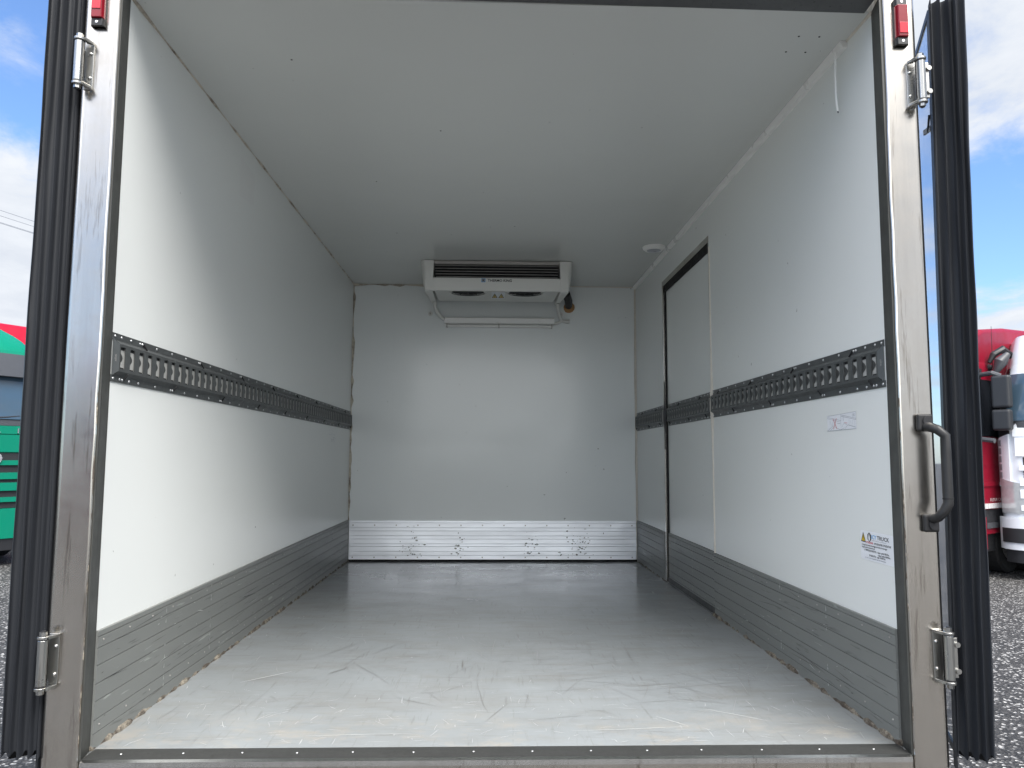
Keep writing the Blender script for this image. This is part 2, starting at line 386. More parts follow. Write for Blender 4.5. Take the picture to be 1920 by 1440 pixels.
for i in range(620):
    y = abs(random.gauss(0, 1.0)); x = random.uniform(-1.06, 1.06)
    if y > 3.6: continue
    kind = random.random(); ang = random.choice((random.gauss(0, .2), random.gauss(1.57, .35), random.uniform(0, 3.14)))
    if kind < .46: scratch(x, y+.02, ang, random.uniform(.02, .18), random.uniform(.0003, .0007), M_scr_m, random.uniform(-.5, .5))
    elif kind < .72: scratch(x, y+.2, ang, random.uniform(.04, .26), random.uniform(.0003, .0008), M_scr_d, random.uniform(-.3, .3))
    else: scratch(x, .02+abs(random.gauss(0, .28)), ang, random.uniform(.008, .07), random.uniform(.0002, .0005), M_scr_l, random.uniform(-.4, .4))
for (x, y, a, ln, wd, m) in ((-.135, .78, 1.57, .13, .0022, M_scr_d), (-.62, .72, .9, .11, .0025, M_scr_d), (-.70, .95, 1.15, .34, .0012, M_scr_d), (-.50, 1.0, 1.1, .25, .0011, M_scr_d),
                             (.20, .62, .25, .24, .001, M_scr_d), (.42, .50, .2, .5, .0009, M_scr_d), (.52, .83, 1.57, .34, .0012, M_scr_d), (.45, .83, 1.57, .22, .0008, M_scr_d),
                             (-.84, .93, 0, .14, .002, M_scr_m), (-.62, 1.6, 0, .12, .0026, M_scr_d), (.33, 1.1, 2.0, .3, .0014, M_scr_d), (.62, 2.1, 2.1, .2, .002, M_scr_d),
                             (-.02, .95, 1.57, .3, .001, M_scr_m), (.15, .85, 1.57, .2, .0008, M_scr_m), (.25, .78, .5, .4, .001, M_scr_m), (.8, .5, 2.1, .3, .0012, M_scr_m), (.72, .42, 2.2, .22, .0012, M_scr_m),
                             (.95, .6, 2.2, .35, .001, M_scr_m), (-.35, .5, 1.6, .25, .0009, M_scr_m), (-.9, .62, .75, .2, .002, M_scr_l), (-.55, .1, .05, .3, .0012, M_scr_l), (.2, .13, .02, .35, .0012, M_scr_l),
                             (.55, .16, 2.3, .12, .0012, M_scr_l), (.8, .2, 2.5, .2, .0014, M_scr_l), (-.2, 3.3, 0, .5, .0016, M_scr_d), (.0, 3.12, 0, .35, .0014, M_scr_d), (.38, 3.34, 0, .28, .0014, M_scr_m)):
    scratch(x, y, a, ln, wd*.85, m, random.uniform(-.15, .15), .0011)
floor = f.build('load_floor', truck, recalc=False)
# grimy joint along the walls: an uneven bead
def bead(name, parent, fn, t0, t1, r, m, step=.05, jit=.5, n2=4):
    b = MB(); rings = []; t = t0; n = max(2, int((t1-t0)/step))
    for i in range(n+1):
        t = t0 + (t1-t0)*i/n; q = r*(1 + random.uniform(-jit, jit))
        rings.append([fn(q*math.cos(a), q*math.sin(a), t) for a in [j/n2*math.pi/2 for j in range(n2+1)]] + [fn(-.002, -.002, t)])
    b.loft(rings, m, True, True, True); return b.build(name, parent)
bead('floor_joint', floor, lambda a, b, t: (-W+a, t, Z(b)), 0, L, .012, M_grime, .03)
bead('floor_joint', floor, lambda a, b, t: (W-a, t, Z(b)), 0, DY0, .012, M_grime, .03)
bead('floor_joint', floor, lambda a, b, t: (W-a, t, Z(b)), DY1, L, .010, M_grime, .03)
b = MB(); b.box((-W+.01, L-.014, Z(.001)), (W-.01, L, Z(.016)), M_dark); b.build('floor_joint', floor)
# corner sealant
bead('corner_sealant', wall_b, lambda a, b, t: (W-a, L-b, t), Z(.0), Z(H), .014, M_sealc, .12, .25)
bead('corner_sealant', wall_b, lambda a, b, t: (-W+a, L-b, t), Z(.30), Z(H), .012, M_seal, .05, .7)
bead('corner_sealant', wall_b, lambda a, b, t: (t, L-b, Z(H)-a), -W, -.42, .012, M_seal, .04, .7)
bead('corner_sealant', wall_b, lambda a, b, t: (t, L-b, Z(H)-a), .42, W, .006, M_sealc, .06, .3)
bead('corner_sealant', ceil, lambda a, b, t: (-W+a, t, Z(H)-b), 0, L, .005, M_seal, .05, .7)
b = MB(); b.prism([(-.001, .001), (.022, .001), (.022, -.007), (.015, -.022), (-.001, -.022)], lambda a, q, t: (W-a, t, Z(H)+q), .162, L-.014, M_lamp)
b.build('cable_trunking', ceil)
bead('corner_sealant', ceil, lambda a, b, t: (W-a, t, Z(H)-b), 0, .162, .006, M_sealc, .05, .4)

# kick boards: planks with V grooves
def kick(parent, s, y0, y1, x=None, name='kick_board'):
    x = W if x is None else x; prof = [(0, 0), (.008, 0)]; z = 0
    hs = (.040, .036, .048, .046, .048, .046, .030, .016)
    for h in hs: prof += [(.008, z+.0015), (.008, z+h-.0015), (.0048, z+h)]; z += h
    prof[-1] = (.006, z); prof.append((0, z)); b = MB()
    b.prism(prof, lambda a, q, t: (s*(x-a), t, Z(q)), y0, y1, M_kick)
    y = y0 + .03
    while y < y1:
        for zz in (.058, .282):
            b.dome((s*(x-.008), y, Z(zz)), (-s, 0, 0), .0031, .002, M_unit2, 8)
        y += .155 if s < 0 else .16
    for i in range(int((y1-y0)*26)):          # scrapes and chips along the boards
        yy = random.uniform(y0, y1-.05); zz = random.uniform(.02, .29); ln = random.choice((random.uniform(.01, .05), random.uniform(.04, .32))); ln = min(ln, y1-yy-.002)
        wd = random.uniform(.0004, .0014); dz = random.uniform(-.025, .02)*ln/.2; mm = random.choice((M_ink, M_scr_d, M_scr_d, M_scr_l, M_scr_m))
        if mm == M_scr_l: ln *= .35
        xx = s*(x-.0086)
        b.quad([(xx, yy, Z(zz-wd*.3)), (xx, yy+ln*.5, Z(zz+dz*.4-wd)), (xx, yy+ln, Z(zz+dz)), (xx, yy+ln*.5, Z(zz+dz*.4+wd))], mm)
    for yy in (y0+.44, y0+.85):
        if yy < y1-.05:
            for i in range(9):
                zz = random.uniform(.03, .29); b.quad([(s*(x-.0087), yy+random.uniform(-.004, .004), Z(zz)), (s*(x-.0087), yy+.003, Z(zz)), (s*(x-.0087), yy+.002, Z(zz+random.uniform(.004, .02))), (s*(x-.0087), yy, Z(zz+.006))], M_scr_l)
    return b.build(name, parent, recalc=False)
kick(wall_l, -1, .004, L-.004); kick(wall_r, 1, .004, DY0-.012); kick(wall_r, 1, DY1+.026, L-.004)
kb = MB(); prof = [(0, .016), (.012, .016)]
for z in (.047, .077, .113, .132, .168, .192, .228, .252, .288): prof += [(.012, z-.0016), (.0075, z), (.012, z+.0016)]
prof += [(.012, .303), (0, .303)]
kb.prism(prof, lambda a, q, t: (t, L-a, Z(q)), -W+.012, W-.016, M_alu)
for i in range(14):
    for z in (.032, .270): kb.cyl((-1.06+i*.1625, L-.012, Z(z)), (0, -1, 0), .0055, .002, M_unit2, 8)
for xc, zc, sx, sz, n in ((-.60, .10, .045, .05, 34), (-.25, .11, .03, .055, 26), (.30, .12, .035, .05, 30), (.665, .14, .05, .055, 60), (.50, .055, .01, .015, 5), (-.63, .255, .02, .01, 4)):
    for i in range(n):
        x, z = random.gauss(xc, sx), random.gauss(zc, sz)
        if not .03 < z < .29: continue
        w_, h_ = random.uniform(.0015, .012), random.uniform(.001, .007)
        kb.quad([(x+w_*math.cos(k*1.05)*random.uniform(.6, 1.2), L-.0124, Z(z)+h_*math.sin(k*1.05)*random.uniform(.6, 1.2)) for k in range(6)], random.choice((M_scr_d, M_scr_m, M_scr_m, M_scr_l)))
kb.build('aluminium_kick_board', wall_b, recalc=False)

# cargo lashing rails
def rail(parent, s, y0, y1, x=None, cap0=True, cap1=False, first=None):
    x = W if x is None else x; b = MB(); z0, z1 = Z(.989), Z(1.127); fl, dp = .020, .014
    def P(a, y, z): return (s*(x-a), y, z)
    cy0 = y0 + (.036 if cap0 else 0)
    za, zb = z0+fl, z1-fl; sa, sb = za+.018, zb-.018                 # raised centre band
    b.box(P(0, y0, z0), P(.003, y1, za), M_rail); b.box(P(0, y0, zb), P(.003, y1, z1), M_rail)      # flanges
    yi = y0+.020 if cap0 else y0
    b.prism([(.003, za), (dp, za+.010), (dp, sa), (dp-.003, sa), (dp-.003, za+.013), (0, za+.001)], lambda a, q, t: P(a, t, q), yi, y1, M_rail)
    b.prism([(.003, zb), (dp, zb-.010), (dp, sb), (dp-.003, sb), (dp-.003, zb-.013), (0, zb-.001)], lambda a, q, t: P(a, t, q), yi, y1, M_rail)
    pitch, sw = .0585, .029
    ys = []; y = (first if first is not None else y0+.041)
    while y < y1-.012: ys.append(y); y += pitch
    prev = yi
    for y in ys:                                                   # bars left between the slots, wave strip behind
        b.box(P(dp-.0012, prev, sa), P(dp, y-sw/2, sb), M_rail); prev = y+sw/2
        zc, n, e = (sa+sb)/2, 6, -s
        pts = [P(.0105, y-e*sw/2-e*.001, zc-.017)] + [P(.0105, y-e*sw/2+e*sw*.70*math.sin(math.pi*k/n), zc-.017+.034*k/n) for k in range(1, n)] + [P(.0105, y-e*sw/2-e*.001, zc+.017)]
        b.quad(pts, M_bulge)
        b.quad([P(.0104, y-sw/2, sb-.008), P(.0104, y+sw/2, sb-.008), P(.0104, y+sw/2, sb), P(.0104, y-sw/2, sb)], M_dark)
        b.quad([P(.0104, y-sw/2, sa), P(.0104, y+sw/2, sa), P(.0104, y+sw/2, sa+.004), P(.0104, y-sw/2, sa+.004)], M_dark)
    b.box(P(dp-.0012, prev, sa), P(dp, y1, sb), M_rail)
    b.box(P(.002, yi+.004, sa-.002), P(.0095, y1, sb+.002), M_railback)
    if cap0:
        b.quad([P(.003, y0+.002, za-.004), P(.003, y0+.002, zb+.004), P(dp, yi+.001, zb-.012), P(dp, yi+.001, za+.012)], M_rail)
        b.text('Ispal', .011, P(.0075, y0+.008, (z0+z1)/2+(.012 if s > 0 else -.012)), (0, 0, -s), (-.012*s, .03, 0) if s > 0 else (.012, .03, 0), M_slat)
    y = y0+.012
    i = 0
    while y < y1-.01:
        for zz, e in ((z0+.009, i % 2), (z1-.009, (i+1) % 2)):
            b.dome(P(.003, y, zz), (-s, 0, 0), .0042, .0028, M_screw, 9)
            if i % 4 == 3 and e == 0 or (i % 4 == 1 and e == 1):
                sg = 1 if zz > (z0+z1)/2 else -1
                b.tube([P(.005, y+.018, zz), P(.013, y+.028, zz-sg*.017)], [.0035, .0022], M_dark, 6); b.dome(P(.003, y+.016, zz), (-s, 0, 0), .0044, .003, M_screw, 8)
        y += (.038 if i == 0 else .059 if i < 3 else .117); i += 1
    return b.build('lashing_rail', parent)
rail(wall_l, -1, .005, L-.016); rail(wall_r, 1, .009, DY0-.026); rail(wall_r, 1, DY1+.030, L-.018, cap0=False)

# side door in the wall on the right
sdoor = MB(); X0 = W+.014
sdoor.box((X0, DY0+.012, Z(.020)), (X0+.05, DY1-.030, Z(DZ1-.045)), M_wall)
sdoor = sdoor.build('side_door', truck)
kick(sdoor, 1, DY0+.014, DY1-.034, X0); rail(sdoor, 1, DY0+.05, DY1-.05, X0, cap0=False)
b = MB()
b.box((W+.004, DY0+.002, Z(DZ1-.046)), (W+.05, DY1-.026, Z(DZ1-.003)), M_dark)
b.box((W+.006, DY1-.030, Z(.0)), (W+.05, DY1-.006, Z(DZ1-.046)), M_dark)
b.box((W+.006, DY0+.001, Z(.0)), (W+.05, DY0+.011, Z(DZ1-.046)), M_dark)
b.box((W+.008, DY0+.011, Z(-.002)), (W+.05, DY1-.030, Z(.018)), M_dark)
b.box((W+.0015, DY0+.012, Z(.0015)), (W+.012, DY1-.030, Z(.030)), M_black)
b.build('door_seal', sdoor)
b = MB()
b.box((W-.003, DY0-.004, Z(DZ1-.004)), (W+.03, DY1+.022, Z(DZ1+.030)), M_steel)
b.box((W-.004, DY1-.006, Z(0)), (W+.03, DY1+.022, Z(DZ1-.004)), M_steel)
b.box((W-.003, DY0-.010, Z(0)), (W+.03, DY0+.002, Z(DZ1-.004)), M_edge)
b.build('door_frame', sdoor, bevel=.001)
# sealant that swells where it meets the lashing rail
b = MB(); rings = []
for i in range(41):
    z = .31 + 1.57*i/40; q = .008 + .026*math.exp(-((z-1.06)/.12)**2)*random.uniform(.85, 1.1) + random.uniform(0, .002)
    rings.append([(W+.001, DY0-.012, Z(z)), (W-.003-.25*q, DY0-.011, Z(z)), (W-.003-.35*q, DY0-.012-q*.5, Z(z)), (W-.001, DY0-.012-q, Z(z)), (W+.001, DY0-.012-q, Z(z))])
b.loft(rings, M_sealc, True, True, True); b.build('door_sealant', wall_r)
b = MB(); rings = []
for i in range(31):
    z = .84 + .44*i/30; q = .0005 + .020*math.exp(-((z-1.06)/.075)**2)
    rings.append([(W+.001, DY1-.004, Z(z)), (W-.0045-q*.3, DY1-.005, Z(z)), (W-.0045-q*.4, DY1-.006-q*.6, Z(z)), (W-.001, DY1-.006-q, Z(z)), (W+.001, DY1-.006-q, Z(z))])
b.loft(rings, M_black, True, True, True); b.build('door_gasket_fold', sdoor)

# rear frame
fr_out, fr_in = 1.181, 1.086
frame = []
for s in (-1, 1):
    b = MB()
    def PP(a, q, t, s=s): return (s*a, q, t)
    prof = [(fr_in, RF), (fr_out-.004, RF), (fr_out+.006, RF+.010), (fr_out+.006, 0), (fr_in+.020, 0)]
    rings = []
    for i in range(25):
        z = -.14 + (H+T+.012+.14)*i/24; j = (.004 if s > 0 and z > 1.75 else 0) + random.uniform(-.0012, .0012)
        rings.append([(s*(a+(j if k_ == 0 else 0)), q, Z(z)) for k_, (a, q) in enumerate(prof)])
    b.loft(rings, M_steel)
    o = b.build('frame_post', truck, bevel=.007, seg=3); frame.append(o)
    # dark worn reveal on the inner face of the post
    b = MB(); rings = []
    for i in range(2):
        z = H*i; j = 0
        rings.append([(s*(fr_in+.012), RF+.008, Z(z)), (s*(fr_in-.0025), RF+.008, Z(z)), (s*(W-.002), -.001, Z(z)), (s*(W-.002), .003, Z(z)), (s*(W+.012), .003, Z(z))])
    b.loft(rings, M_reveal); b.build('post_reveal', o)
    bead('edge_sealant', o, lambda a, q, t, s=s: (s*(fr_in+.004-a*.6), RF+.0035-q*.5, t), Z(.02), Z(.95), .0032, M_grime, .02, .8)
b = MB(); b.prism([(RF, H+.004), (-.001, H+.012), (-.001, H+T+.012), (RF, H+T+.012)], lambda a, q, t: (t, a, Z(q)+.012-.012*t), -fr_in, fr_in, M_steel); hd = b.build('frame_header', truck, bevel=.006, seg=3)
b = MB(); b.prism([(RF+.008, H-.001), (-.003, H-.006), (-.003, H+.03), (RF+.008, H+.03)], lambda a, q, t: (t, a, Z(q)+.010-.011*t), -fr_in+.012, fr_in-.012, M_head); b.build('header_reveal', hd)
b = MB(); b.box((-fr_in, RF, Z(-.14)), (fr_in, -.002, Z(-.003)), M_steel); sill = b.build('frame_sill', truck, bevel=.006, seg=3)
b = MB(); b.box((-fr_in+.002, RF+.006, Z(-.0025)), (fr_in-.002, .004, Z(.0035)), M_thr)
x = -1.0
while x < 1.08: b.dome((x, -.03+random.uniform(-.003, .003), Z(.0035)), (0, 0, 1), .0034, .0016, M_screw, 8); x += .155+random.uniform(-.012, .012)
b.build('threshold_strip', sill)
b = MB(); b.prism([(RF-.0035, -.012), (RF-.0035, .001), (RF+.007, .0045), (RF+.007, -.002), (RF-.001, -.012)], lambda a, q, t: (t, a, Z(q)), -fr_in+.006, fr_in-.006, M_edge); b.build('sill_edge', sill)

# marker lights
def marker(x, zt, zb, glow_low):
    r = MB(); hw = .0185; y0 = RF-.0005
    def bodyq(z0, z1, d, m, hwx=hw):
        r.prism([(-hwx, 0), (hwx, 0), (hwx, -d*.55), (hwx*.78, -d), (-hwx*.78, -d), (-hwx, -d*.55)], lambda a, q, t: (x+a, y0+q, t), z0, z1, m)
    bodyq(Z(zb), Z(zt), .008, M_black)
    base = r.build('marker_light', truck, bevel=.001)
    r = MB(); bodyq(Z(zb+.021), Z(zt-.021), .022, M_red_l, hw-.001); lens = r.build('lens', base, bevel=.002)
    r = MB(); q = Z(zb+.030) if glow_low else Z(zb+.045)
    r.box((x-.012, y0-.024, q), (x+.012, y0-.0225, q+.032), M_red_b); r.build('reflector', base, bevel=.0005)
    for z0, z1 in ((zb, zb+.020), (zt-.020, zt)):
        r = MB(); bodyq(Z(z0), Z(z1), .016, M_black); r.cyl((x, y0-.0162, Z((z0+z1)/2)), (0, -1, 0), .0042, .001, M_bolt, 10); r.build('end_cap', base, bevel=.002)
marker(1.136, 2.104, 1.966, True); marker(-1.140, 2.110, 1.972, False)

# hinges
def hinge(s, zc, h=.135):
    b = MB(); xa, ya = s*1.174, RF-.032; xi = s*1.148
    b.box((xi, RF-.004, Z(zc-h/2)), (s*1.174, RF-.0005, Z(zc+h/2)), M_hinge)          # plate on the post
    hp = b.build('hinge', truck, bevel=.001)
    b = MB()
    for q in (-1, 1):                                                                # bent ears of the bracket
        z0 = zc+q*(h/2-.004)
        b.loft([[(xi, RF-.004, Z(z0-.004)), (xi, RF-.004, Z(z0+.004)), (xi, RF-.010, Z(z0+.004)), (xi, RF-.010, Z(z0-.004))],
                [(xa-s*.010, ya+.018, Z(z0-.004)), (xa-s*.010, ya+.018, Z(z0+.004)), (xa-s*.016, ya-.006, Z(z0+.004)), (xa-s*.016, ya-.006, Z(z0-.004))]], M_hinge)
        b.cyl((xa, ya, Z(z0-.004)), (0, 0, 1), .0145, .007, M_hinge, 18)
    build_each(b, 'bracket_ear', hp, bevel=.001)
    b = MB(); b.cyl((xa, ya, Z(zc-h/2+.010)), (0, 0, 1), .0125, h-.020, M_hinge, 8)
    b.build('barrel', hp, bevel=.002); b = MB()
    if s > 0: b.box((xa+.008, ya-.002, Z(zc-h/2+.016)), (1.196, ya+.006, Z(zc+h/2-.016)), M_hinge)
    else: b.box((xa-.014, ya+.012, Z(zc-h/2+.016)), (xa-.006, ya+.05, Z(zc+h/2-.016)), M_hinge)
    b.build('hinge_leaf', hp, bevel=.001)
    b = MB()
    for q in (-1, 1):
        b.cyl((xa, ya, Z(zc+q*(h/2-.010))), (0, 0, q), .0132, .003, M_black, 18)
        b.cyl((xa, ya, Z(zc+q*(h/2))), (0, 0, q), .009, .010, M_hinge, 6); b.cyl((xa, ya, Z(zc+q*(h/2+.009))), (0, 0, q), .005, .004, M_black, 10)
    build_each(b, 'pin', hp)
    b = MB()
    for q in (-1, 1): b.dome((s*1.156, RF-.004, Z(zc+q*.035)), (0, -1, 0), .0055, .005, M_hinge, 12)
    if s > 0:
        for q in (-1, 1): b.cyl((1.194, ya-.001, Z(zc+q*.034)), (0, -1, 0), .007, .007, M_hinge, 12)
    build_each(b, 'bolt', hp)
hinge(1, 1.850); hinge(1, .262); hinge(-1, 1.858); hinge(-1, .256)

# grab handle on the post on the right
b = MB(); hx, hy = 1.178, RF-.055
b.tube([(1.150, RF-.004, Z(.872)), (1.152, RF-.034, Z(.868)), (1.160, RF-.05, Z(.862)), (hx, hy, Z(.845)), (hx, hy, Z(.80)), (hx, hy, Z(.70)), (hx, hy, Z(.665)), (1.168, RF-.052, Z(.645)), (1.158, RF-.040, Z(.628)), (1.156, RF-.004, Z(.618))],
       [.0125, .013, .013, .0132, .0135, .0135, .0134, .013, .0125, .012], M_grip, 14)
gh = b.build('grab_handle', truck)
b = MB()
for xx, z0 in ((1.151, .882), (1.156, .610)):
    b.box((xx-.022, RF-.016, Z(z0-.024)), (xx+.020, RF-.0005, Z(z0+.024)), M_grip)
build_each(b, 'mounting_foot', gh, bevel=.006, seg=3)
b = MB()
for xx, z0 in ((1.154, .886), (1.158, .606)): b.cyl((xx, RF-.0158, Z(z0)), (0, -1, 0), .013, .004, M_black, 18)
build_each(b, 'screw_cap', gh)
b = MB(); b.cyl((hx, hy, Z(.676)), (0, 0, 1), .0141, .004, M_dark, 14); b.build('grip_collar', gh)

# rear doors, swung right round against the sides
def rear_door(s, A, ang, lean, z0=0.0, z1=2.095, th=.062, wid=1.08):
    d = Vector((s*math.sin(ang), math.cos(ang), 0)); e = Vector((s*math.cos(ang), -math.sin(ang), 0)); A = Vector(A)
    def P(a, n, z): v = A + e*a + d*n; return (v.x + s*lean*(z-z0), v.y, Z(z))       # a across the thickness, n along the leaf
    b = MB(); b.prism([(0, .012), (th, .012), (th, wid), (0, wid)], lambda a, n, t: P(a, n, t), z0, z1, M_skin)
    leaf = b.build('rear_door', truck, bevel=.002)
    b = MB(); b.prism([(th+.0005, .014), (th+.006, .010), (th+.006, wid), (th+.0005, wid)], lambda a, n, t: P(a, n, t), z0+.005, z1-.005, M_skin2); b.build('door_lining', leaf)
    # ribbed rubber gasket on the edge: four cusped lips with scalloped hollows between
    b = MB(); lips = (-.006, .016, .040, .061, .0845) if s < 0 else (-.002, .022, .047, .066, .0835); prof = []
    for i in range(len(lips)-1):
        a0, a1 = lips[i], lips[i+1]; dep = (.017, .014, .015, .013)[i]; hh = (.004, .009, .002, .004)[i]
        prof.append((a0, hh-.024)); prof.append((a0+.0014, hh-.0252))
        if s > 0: hol = ((.07, .5), (.12, .85), (.20, 1.), (.34, .97), (.50, .82), (.66, .58), (.82, .30), (.94, .08))
        else: hol = ((.10, .62), (.18, .86), (.30, .97), (.46, 1.), (.62, 1.), (.76, .97), (.86, .86), (.93, .62))
        for q, dq in hol: prof.append((a0+(a1-a0)*q, hh-.024+dep*dq))
    prof += [(lips[-1]-.001, -.019), (lips[-1]+.002, -.016), (lips[-1]+.002, .010), (lips[0], .010)]
    rings = []; nz = 40
    for i in range(nz+1):
        z = z0+.006+(z1-z0+.0)*i/nz; ring = []
        for k_, (a, n) in enumerate(prof):
            wob = .0018*math.sin(z*3.1+a*70+s)+.0011*math.sin(z*8+a*130)+.0006*math.sin(z*19+a*50) if n < -.01 else 0
            zz = z
            if i == nz and n < -.008: zz += .012*(-n-.008)/.016
            if i == 0 and n < 0: zz += .010*math.sin(a*260)
            ring.append(P(a+wob, n+wob*.5, zz))
        rings.append(ring)
    b.loft(rings, M_rubber, True, True, True); gk = b.build('gasket', leaf, sharp=62)
    b = MB(); b.prism([(-.004, -.012), (-.0015, -.016), (-.0005, .030), (-.004, .030)], lambda a, n, t: P(a, n, t), z0-.035, z1-.01, M_rubber); b.build('sealing_flap', gk)
    b = MB()                                                                         # locking bar near the free edge and edge trims
    b.tube([P(-.022, wid-.14, z0+.02), P(-.022, wid-.14, z1-.02)], .012, M_hinge, 10)
    for zz in (.25, .8, 1.4, 1.9): b.tube([P(0, wid-.14, zz), P(-.03, wid-.14, zz)], .02, M_hinge, 8)
    b.build('locking_bar', leaf)
    b = MB()
    for zz in (z0, z1-.02): b.prism([(-.003, .02), (0, .02), (0, wid), (-.003, wid)], lambda a, n, t: P(a, n, t), zz, zz+.02, M_black)
    build_each(b, 'edge_trim', leaf)
    b = MB(); b.box(P(-.004, .035, 1.735), P(-.012, .07, 1.75), M_hinge); b.tube([P(-.006, .03, 1.78), P(-.008, .05, 1.735)], .003, M_black, 6); b.build('door_catch', leaf)
    return leaf
rear_door(1, (1.204, -.075, 0), rad(22), .0125)
rear_door(-1, (-1.196, -.062, 0), rad(4), .001, z0=.012, z1=2.12, th=.070)

# chassis under the body
b = MB()
for s in (-1, 1): b.box((s*.35, .1, .55), (s*.45, 5.2, Z(-.10)), M_black)
b.box((-1.05, .05, .40), (1.05, .17, .52), M_black); b.box((-.5, .15, .52), (-.4, .3, .62), M_black); b.box((.4, .15, .52), (.5, .3, .62), M_black)
b.build('chassis', truck)
M_tyre = plain('tyre_rubber', (.02, .02, .021), .8, 0, .2)
M_rim = plain('painted_rim', (.45, .46, .47), .4, .4)
def wheel(parent, x, y, s, r=.46, wd=.30):
    b = MB(); prof = [(0, r*.62), (0, r*.93), (.03, r), (wd-.03, r), (wd, r*.93), (wd, r*.62)]; n = 28
    b.loft([[(x-s*a, y+q*math.cos(2*math.pi*k/n), r+q*math.sin(2*math.pi*k/n)) for a, q in prof] for k in range(n)] + [[(x-s*a, y+q, r) for a, q in prof]], M_tyre, False, True, False)
    t = b.build('wheel', parent)
    b = MB(); b.cyl((x-s*.06, y, r), (-s, 0, 0), r*.64, .02, M_rim, 24); b.cyl((x-s*.035, y, r), (-s, 0, 0), r*.26, .03, M_rim, 16)
    for k in range(10): b.cyl((x-s*.05, y+r*.42*math.cos(k*.628), r+r*.42*math.sin(k*.628)), (-s, 0, 0), .014, .02, M_bolt, 6)
    b.build('rim', t); return t
for s in (-1, 1): wheel(truck, s*1.12, 1.3, s, .36, .5)

# ------------------------------------------------------------------ cooling unit
cu = tag(empty('cooling_unit', (.005, 3.3, Z(H))), 'white evaporator unit with black louvre and two fans, hung from the ceiling at the back', 'cooling unit')
def part(mb, name, par, **k):                                     # parts are given in world coordinates and stored relative to their thing
    o = mb.build(name, par, **k); r = par
    while r.parent: r = r.parent
    if par == r: o.location = -Vector(r.location)
    return o
cx = .005
b = MB()
b.prism([(2.985, 2.000), (2.985, 1.966), (3.005, 1.916), (3.022, 1.914), (3.022, 2.0)], lambda a, q, t: (t, a, Z(q)), cx-.49, cx+.49, M_unit)   # brand fascia and lip
for s in (-1, 1):                                                   # side cheeks: taper down to a leg at the back
    ring = lambda x: [(x*s+cx, 2.976, Z(2.118)), (x*s+cx, 2.984, Z(1.966)), (x*s+cx, 3.004, Z(1.918)), (x*s+cx, 3.56, Z(1.955)), (x*s+cx, 3.66, Z(1.955)), (x*s+cx, 3.66, Z(2.118))]
    o_ = [(.522, .506, .496, .492, .492, .522), (.428, .436, .440, .455, .455, .428)]
    base = ring(0)
    rr_ = []
    for dx, dy in ((0, .045), (.004, .026), (.012, .010), (.024, .002), (.036, 0)):
        rr_.append([(cx+s*(xx-dx), p[1]+(dy if n_ < 3 else 0), p[2]) for n_, (xx, p) in enumerate(zip(o_[0], base))])
    rr_.append([(cx+s*xx, p[1], p[2]) for xx, p in zip(o_[1], base)])
    b.loft(rr_, M_unit, True, True, True)
b.box((cx-.43, 3.03, Z(2.06)), (cx+.43, 3.66, Z(H-.003)), M_unit)
shell = part(b, 'housing', cu, bevel=.010, seg=3)
b = MB(); b.box((cx-.426, 3.010, Z(2.003)), (cx+.426, 3.028, Z(2.096)), M_dark)
lou = part(b, 'louvre', cu)
b = MB()
for i in range(5): z = 2.086-.0195*i; b.prism([(2.986, z-.0035), (2.9855, z), (3.008, z+.003), (3.008, z)], lambda a, q, t: (t, a, Z(q)), cx-.424+.002*i, cx+.424-.002*i, M_slat)
b.build('slat', lou)
b = MB(); b.box((cx-.427, 2.979, Z(2.094)), (cx+.427, 3.03, Z(2.117)), M_unit2); part(b, 'top_plate', cu, bevel=.002)
b = MB(); b.prism([(3.024, 1.934), (3.62, 1.966), (3.62, 2.0), (3.024, 2.0)], lambda a, q, t: (t, a, Z(q)), cx-.436, cx+.436, M_unit); part(b, 'fan_plate', cu, bevel=.003)
for s in (-1, 1):
    b = MB(); nrm = Vector((0, .0538, -1)).normalized(); c0 = Vector((cx+s*.2, 3.165, Z(1.934+(3.165-3.024)*.0537)))
    b.cyl(c0+nrm*.0005, nrm, .112, .001, M_dark, 32); fan = part(b, 'fan', cu)
    b = MB(); U = Vector((1, 0, 0)); V = nrm.cross(U)
    for rr in (.04, .07, .095, .115): b.tube([c0+nrm*.010+U*rr*math.cos(k*math.pi/14)+V*rr*math.sin(k*math.pi/14) for k in range(29)], .0016, M_black, 5)
    b.tube([c0+nrm*.003+U*.132*math.cos(k*math.pi/14)+V*.132*math.sin(k*math.pi/14) for k in range(29)], .007, M_unit, 6)
    for k in range(8): b.tube([c0+nrm*.010, c0+nrm*.010+(U*math.cos(k*.785)+V*math.sin(k*.785))*.115], .0016, M_black, 5)
    b.build('fan_guard', fan)
b = MB(); b.text('THERMO KING', .0245, (cx-.062, 2.9840, Z(1.9745)), (1, 0, 0), (0, 0, 1), M_ink, 'LEFT', 0, 1.0, .0006)
b.box((cx-.106, 2.9835, Z(1.970)), (cx-.078, 2.9848, Z(1.996)), M_inkblue)
b.box((cx-.103, 2.9828, Z(1.973)), (cx-.081, 2.9834, Z(1.993)), M_ink2); b.text('K', .020, (cx-.098, 2.9825, Z(1.9755)), (1, 0, 0), (0, 0, 1), M_ink, 'LEFT', 0, 1.1, .0006)
part(b, 'brand_lettering', cu, recalc=False)
